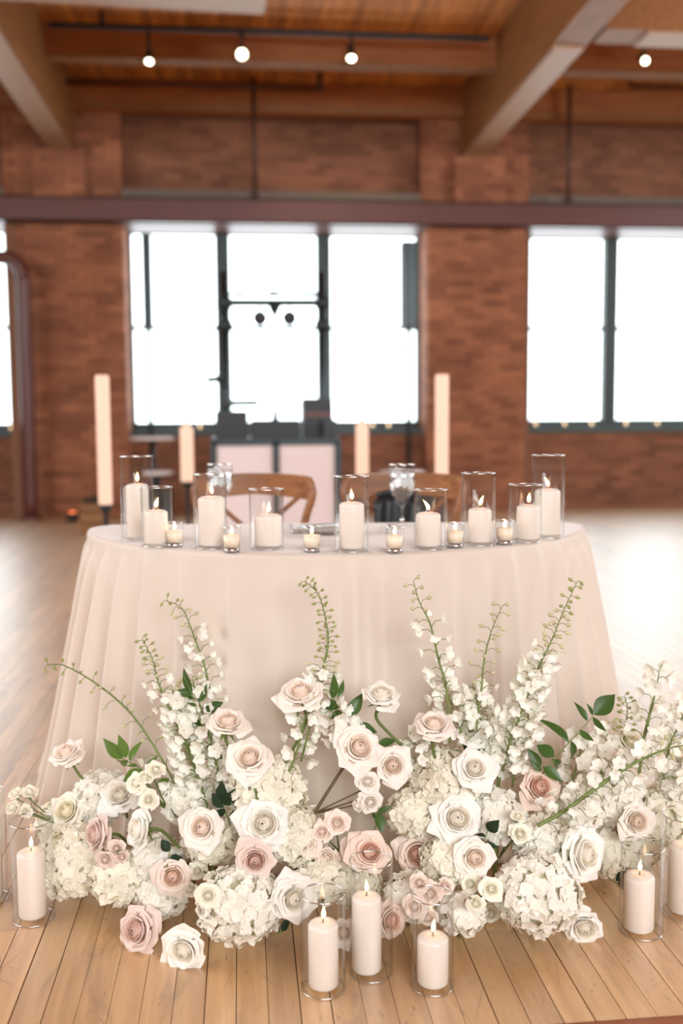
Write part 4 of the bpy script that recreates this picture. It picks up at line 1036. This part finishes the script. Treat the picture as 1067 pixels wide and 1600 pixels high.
spray([(309, 1361, 32, (0, .3, .9)), (325, 1399, 42, (.1, .1, 1)), (297, 1390, 30, (-.2, .1, .9))], 'cream', (345, 1370), 'cream spray roses above the bright left hydrangea ball')
spray([(735, 1381, 36, (-.1, .3, .9)), (767, 1389, 40, (.1, .3, .9)), (743, 1411, 34, (-.1, 0, 1)), (766, 1426, 38, (.1, -.2, .95))], 'cream', (760, 1400), 'four cream spray roses left of the white right ball')
spray([(812, 1303, 38, (.1, .4, .9)), (809, 1276, 24, (.1, .8, .5))], 'cream', (780, 1340), 'cream spray rose and bud in the middle of the right cluster')
spray([(672, 1396, 44, (.1, .3, .9)), (648, 1416, 40, (-.3, .1, .8)), (694, 1385, 36, (.2, .3, .8)), (668, 1432, 36, (0, -.2, .9)), (655, 1380, 34, (-.1, .6, .7))], 'blush', (680, 1410), 'ruffled pale pink spray roses behind the right floor glass')
spray([(182, 1325, 30, (.3, 0, .8)), (165, 1342, 32, (0, -.2, .9)), (190, 1338, 26, (.4, -.2, .8))], 'dusty', (200, 1350), 'tiny dusty spray roses under the sideways dusty rose')

# delphinium
def bell_mesh(seed):
    rr = random.Random(seed); mb = MB()
    for k in range(5):
        a = k*2*math.pi/5+rr.uniform(-.2, .2); c_, s_ = math.cos(a), math.sin(a); vs = []; nu = 4; nv = 4; op = rr.uniform(.7, 1.5); sd = rr.random()*30; tw_ = rr.uniform(-.3, .3)
        for i in range(nu+1):
            u = -1+2*i/nu
            for j in range(nv+1):
                v = j/nv; r = .08+.62*math.sin(v*1.35)+.42*op*v**3; wv = .60*math.sin(math.pi*min(1, v*.74+.12))**.8
                z_ = 1.05*v-.30*v*v*op+.12*u*u*v+.16*mnoise.noise(Vector((u*1.7+sd, v*2, sd))); r -= .10*u*u*v; uu = u*wv+tw_*v*.3
                vs.append(Vector((r*c_-uu*s_, r*s_+uu*c_, z_)))
        mb.add(vs, [(i*(nv+1)+j, (i+1)*(nv+1)+j, (i+1)*(nv+1)+j+1, i*(nv+1)+j+1) for i in range(nu) for j in range(nv)])
    return mb.mesh('blossom', M['bell'], True)
BELLS = [bell_mesh(s) for s in range(5)]
BUDM = MB().lathe([(.10, 0), (.38, .25), (.42, .6), (.22, 1.0), (.03, 1.25)], (0, 0, 0), 8).mesh('bud', M['bud'], True)
def delph(path, t0, t1, n, lab, zones, seed, scale=1.0, thick=.0025, cname='delphinium'):
    """path px points from tip to foot; zones: (v limit, kind) kind b=small green bud, c=cream bud, f=open bell"""
    rr = random.Random(seed); m = len(path); P = [atD(p[0], p[1], t0+(t1-t0)*i/(m-1)) for i, p in enumerate(path)]
    pts = bez(P, 10); foot = pts[-1]; root = thing(cname, lab, 'flower', foot, 'white delphinium stalks')
    K = len(pts); mb = MB().tube(pts, [.0007+(thick-.0007)*min(1, (i/K)*1.8) for i in range(K)], 8)
    for k in range(n):
        v = (k+.3)/n; v = v**.9; x_ = v*(K-1)*.97; i = int(x_); p = pts[i].lerp(pts[min(i+1, K-1)], x_-i); tan = (pts[max(i-1, 0)]-pts[min(i+1, K-1)]).normalized()
        kind = [z_[1] for z_ in zones if v <= z_[0]][:1]
        if not kind or kind[0] == '-': continue
        kind = kind[0]; a = k*2.39996+rr.uniform(-.3, .3); o1 = tan.orthogonal().normalized(); o2 = tan.cross(o1); d = (o1*math.cos(a)+o2*math.sin(a))
        if kind == 'b': L_, s = .009+.014*v, .0084*scale
        elif kind == 'c': L_, s = .014+.018*v, .0100*scale
        else: L_, s = .016+.022*v, .0116*scale*rr.uniform(.7, 1.15)
        dd = (d+tan*.9).normalized(); mid = p+dd*L_*.6; e = mid+(d*1.0+tan*.1+Vector((0, 0, -.15))).normalized()*L_*.55
        if kind != '-': mb.tube([p, mid, e], .0007 if kind != 'f' else .0009, 5)
        fd = (d*.9+Vector((0, 0, -.25 if kind == 'f' else .1))-VF*.25+Vector((rr.uniform(-.3, .3),)*3)).normalized()
        rot = fd.to_track_quat('Z', 'Y') @ Quaternion((0, 0, 1), rr.random()*6)
        if kind == 'f': inst('blossom', BELLS[rr.randrange(5)], root, e-foot, rot, (s, s, s))
        else: inst('bud', BUDM, root, e-foot, rot, (s, s, s*1.1), M['budgreen'] if kind == 'b' else M['bud'])
    mb.build('stem', M['stem'], root, True); return root
delph([(72, 1040), (100, 1040), (150, 1068), (200, 1110), (240, 1165), (282, 1240)], 2.22, 2.2, 26, 'thin delphinium stalk arching out to the far left', ((.42, 'b'), (.85, 'c'), (1, 'f')), 1)
delph([(222, 998), (238, 1030), (248, 1068), (275, 1130), (300, 1190), (325, 1262)], 2.18, 2.18, 60, 'dense delphinium stalk rising over the left cluster', ((.22, 'b'), (.40, 'c'), (1, 'f')), 2)
delph([(258, 938), (285, 952), (305, 1000), (322, 1050), (332, 1110), (338, 1190)], 2.30, 2.26, 40, 'soft delphinium stalk behind the dense left one', ((.16, 'b'), (.36, 'c'), (1, 'f')), 3)
delph([(476, 908), (498, 930), (510, 975), (512, 1010), (503, 1050), (497, 1085), (470, 1190)], 2.14, 2.12, 74, 'narrow budded delphinium stalk bending before the cloth centre', ((.62, 'b'), (.72, 'c'), (.88, 'f'), (1, '-')), 4, .95)
delph([(646, 908), (655, 940), (672, 975), (685, 1030), (698, 1080), (702, 1160)], 2.12, 2.12, 26, 'sparse delphinium stalk with white bells above the short-stem rose', ((.16, 'c'), (.34, 'c'), (1, 'f')), 5, 1.1)
delph([(786, 945), (768, 985), (756, 1035), (751, 1090), (744, 1140), (742, 1190)], 2.14, 2.12, 34, 'straight delphinium stalk left of the tallest right one', ((.55, 'c'), (1, 'f')), 6, 1.05)
delph([(902, 908), (880, 955), (862, 1000), (840, 1045), (826, 1080), (812, 1120), (795, 1165), (785, 1205)], 2.12, 2.12, 84, 'tallest delphinium stalk leaning right, thick with white bells', ((.16, 'b'), (.34, 'c'), (1, 'f')), 7, 1.1)
delph([(850, 1020), (835, 1060), (825, 1120), (812, 1170), (800, 1230)], 2.17, 2.15, 46, 'blurred delphinium spike just behind the tallest stalk', ((.1, 'c'), (1, 'f')), 8, 1.2)
delph([(1090, 1162), (1050, 1168), (1010, 1183), (970, 1205), (930, 1232), (880, 1268), (840, 1290)], 2.05, 2.02, 48, 'thick delphinium stalk lying across the right end', ((.12, '-'), (.3, 'c'), (1, 'f')), 9, 1.15, .0042)
delph([(1031, 1042), (1024, 1080), (1014, 1120), (1005, 1160), (998, 1215)], 2.2, 2.2, 20, 'upright cut delphinium stalk with papery bells at the right edge', ((1, 'f'),), 10, 1.35, .0038)
delph([(976, 1088), (980, 1110), (976, 1140), (972, 1180)], 2.24, 2.24, 26, 'short budding twig beside the upright cut stalk', ((.9, 'b'), (1, 'c')), 11, 1.0, .0018)
delph([(1075, 1095), (1062, 1130), (1045, 1170), (1035, 1230)], 2.3, 2.28, 30, 'soft white delphinium cut by the right edge', ((1, 'f'),), 12, 1.2)
delph([(500, 1085), (478, 1120), (462, 1180), (440, 1230)], 2.1, 2.1, 26, 'short delphinium with white bells under the highest rose', ((.1, 'c'), (.75, 'f'), (1, '-')), 13, 1.3)
delph([(520, 1110), (530, 1130), (545, 1160)], 2.09, 2.09, 16, 'cluster of cream bells left of the central slanted rose', ((1, 'f'),), 14, 1.35)
delph([(300, 1060), (315, 1110), (330, 1160), (345, 1230)], 2.2, 2.16, 44, 'full delphinium stalk behind the pale rose by the leaf sprig', ((.1, 'c'), (1, 'f')), 15, 1.25)
delph([(910, 1150), (905, 1180), (895, 1220), (885, 1260)], 2.2, 2.16, 26, 'low delphinium bells between leaf sprig and lying stalk', ((1, 'f'),), 16, 1.3)
delph([(690, 1060), (705, 1100), (720, 1140), (730, 1190)], 2.16, 2.14, 24, 'low white delphinium behind the short-stem rose', ((1, 'f'),), 17, 1.25)

# leaf sprigs
def leafm(name, wd=.30, bend=.25, fold=.12):
    def fn(u, v):
        w_ = wd*math.sin(math.pi*min(1, v**.82*.985+.01))**1.1; return Vector((v, u*w_, -bend*v*v+fold*abs(u)*w_*1.2))
    return grid_petal(fn, 4, 8, name)
LEAF = [leafm('leaf', .17, .35, .2), leafm('leaf', .21, .2, .25), leafm('leaf', .16, .75, .25), leafm('leaf', .32, .15, .2)]
for l in LEAF: l.materials.append(M['leaf'])
def leaf_between(root, a, b, nrm, kind, m, wk=1.0):
    """leaf from world point a to tip b, its face towards nrm"""
    xx = (b-a); L_ = xx.length; xx.normalize(); zz = (nrm-xx*nrm.dot(xx)).normalized(); yy = zz.cross(xx)
    q = Matrix((xx, yy, zz)).transposed().to_quaternion(); inst('leaf', LEAF[kind], root, a-root.location, q, (L_, L_*wk, L_), m)
def sprig(path, leaves, t, lab, m='leaf', thick=.0016):
    P = [atD(p[0], p[1], t) for p in path]; pts = bez(P, 8); root = thing('leaf_sprig', lab, 'foliage', pts[-1], 'green leaf sprigs'); MB().tube(pts, [thick*.5+thick*.5*i/len(pts) for i in range(len(pts))], 6).build('stem', M[m if m != 'leaf' else 'stem'] if m != 'leaf_dark' else M['stem'], root, True)
    rr = random.Random(int(path[0][0]))
    for l in leaves:
        (x0, y0, x1, y1) = l[:4]; kind = l[4] if len(l) > 4 else rr.randrange(3); wk = l[5] if len(l) > 5 else 1
        a = atD(x0, y0, t); b = atD(x1, y1, t+rr.uniform(-.03, .03)); nr_ = (-VF+VU*rr.uniform(-.2, .9)+VR*rr.uniform(-.5, .5)).normalized(); leaf_between(root, a, b, nr_, kind, M[m], wk)
sprig([(522, 1078), (535, 1105), (555, 1140), (575, 1175)], [(520, 1092, 524, 1056, 1, .8), (528, 1090, 540, 1063, 0), (530, 1105, 500, 1098, 3), (534, 1112, 518, 1121, 3, .9), (545, 1120, 566, 1084, 1, 1.2), (556, 1137, 590, 1142, 3, 1.0), (590, 1163, 620, 1155, 1), (515, 1108, 512, 1095, 1)], 2.10, 'dark green leaf sprig between the two highest roses')
sprig([(286, 1055), (300, 1085), (312, 1125), (330, 1160), (342, 1205)], [(300, 1083, 281, 1047, 0), (302, 1085, 272, 1079, 1), (305, 1092, 290, 1087, 0), (310, 1098, 330, 1072, 2), (318, 1110, 352, 1097, 1), (306, 1103, 296, 1098, 0), (322, 1128, 300, 1132, 1), (330, 1150, 352, 1140, 1), (335, 1165, 318, 1172, 1), (340, 1185, 360, 1178, 0)], 2.16, 'dark green leaf sprig rising above the left cluster')
sprig([(176, 1172), (196, 1188), (218, 1200), (246, 1225), (262, 1250)], [(191, 1186, 163, 1157, 1), (197, 1184, 187, 1151, 1), (203, 1190, 210, 1156, 2, 1.2), (200, 1187, 172, 1208, 2), (222, 1203, 192, 1222, 3), (228, 1205, 244, 1180, 1), (240, 1215, 262, 1196, 1), (215, 1196, 200, 1195, 0), (246, 1222, 268, 1218, 1)], 2.24, 'fresh green leaf sprig at the upper left of the cluster', 'leaf_light')
sprig([(926, 1120), (905, 1143), (880, 1170), (855, 1200), (840, 1220)], [(928, 1117, 962, 1084, 3, .95), (926, 1118, 921, 1100, 0), (918, 1127, 903, 1096, 0), (926, 1120, 944, 1147, 2), (905, 1140, 925, 1162, 2, 1.2), (888, 1160, 862, 1115, 2), (884, 1158, 876, 1140, 0), (892, 1158, 906, 1192, 2), (866, 1182, 838, 1163, 3), (862, 1186, 890, 1208, 2), (848, 1198, 880, 1220, 1, 1.1), (846, 1196, 824, 1170, 1), (846, 1205, 828, 1188, 1)], 2.10, 'green leaf sprig with large round tip leaf at the right')
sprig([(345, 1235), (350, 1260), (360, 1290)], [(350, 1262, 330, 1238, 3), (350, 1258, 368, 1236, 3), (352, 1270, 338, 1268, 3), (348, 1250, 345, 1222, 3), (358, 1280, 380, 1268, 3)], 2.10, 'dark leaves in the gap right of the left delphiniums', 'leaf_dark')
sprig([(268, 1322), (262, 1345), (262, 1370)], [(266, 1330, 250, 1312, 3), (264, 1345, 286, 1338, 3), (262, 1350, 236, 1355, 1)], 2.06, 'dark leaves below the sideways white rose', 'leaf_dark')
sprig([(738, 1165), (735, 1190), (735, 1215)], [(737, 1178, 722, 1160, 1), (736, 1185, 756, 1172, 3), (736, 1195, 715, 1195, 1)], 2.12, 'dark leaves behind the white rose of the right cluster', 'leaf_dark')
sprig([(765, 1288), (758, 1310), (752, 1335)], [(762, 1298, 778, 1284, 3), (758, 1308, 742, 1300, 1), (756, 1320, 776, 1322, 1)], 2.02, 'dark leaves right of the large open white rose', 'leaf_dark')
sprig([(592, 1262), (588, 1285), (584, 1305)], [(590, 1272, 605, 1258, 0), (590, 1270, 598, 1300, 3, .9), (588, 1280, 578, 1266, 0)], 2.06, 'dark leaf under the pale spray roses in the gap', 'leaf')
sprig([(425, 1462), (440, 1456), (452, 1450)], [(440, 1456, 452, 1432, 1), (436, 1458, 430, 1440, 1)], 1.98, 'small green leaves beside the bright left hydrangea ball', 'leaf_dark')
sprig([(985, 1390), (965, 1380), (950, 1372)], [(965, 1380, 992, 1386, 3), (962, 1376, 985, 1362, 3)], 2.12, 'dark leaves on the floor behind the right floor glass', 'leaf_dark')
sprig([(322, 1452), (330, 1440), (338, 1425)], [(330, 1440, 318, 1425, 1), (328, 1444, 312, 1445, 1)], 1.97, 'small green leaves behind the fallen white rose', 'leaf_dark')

delph([(738, 1070), (748, 1110), (752, 1150), (760, 1200)], 2.18, 2.15, 34, 'white delphinium mass behind the white rose of the right cluster', ((1, 'f'),), 18, 1.3)
delph([(268, 1075), (280, 1120), (296, 1170), (312, 1225)], 2.2, 2.17, 40, 'white delphinium mass between the dense stalk and the arching one', ((.1, 'c'), (1, 'f')), 19, 1.3)
delph([(640, 1150), (660, 1180), (668, 1215)], 2.14, 2.12, 18, 'low white bells at the left edge of the right cluster', ((1, 'f'),), 20, 1.2)
delph([(950, 1130), (948, 1165), (940, 1205), (930, 1245)], 2.27, 2.22, 26, 'pale delphinium bells behind the cream roses at the right', ((.15, 'c'), (1, 'f')), 21, 1.3)
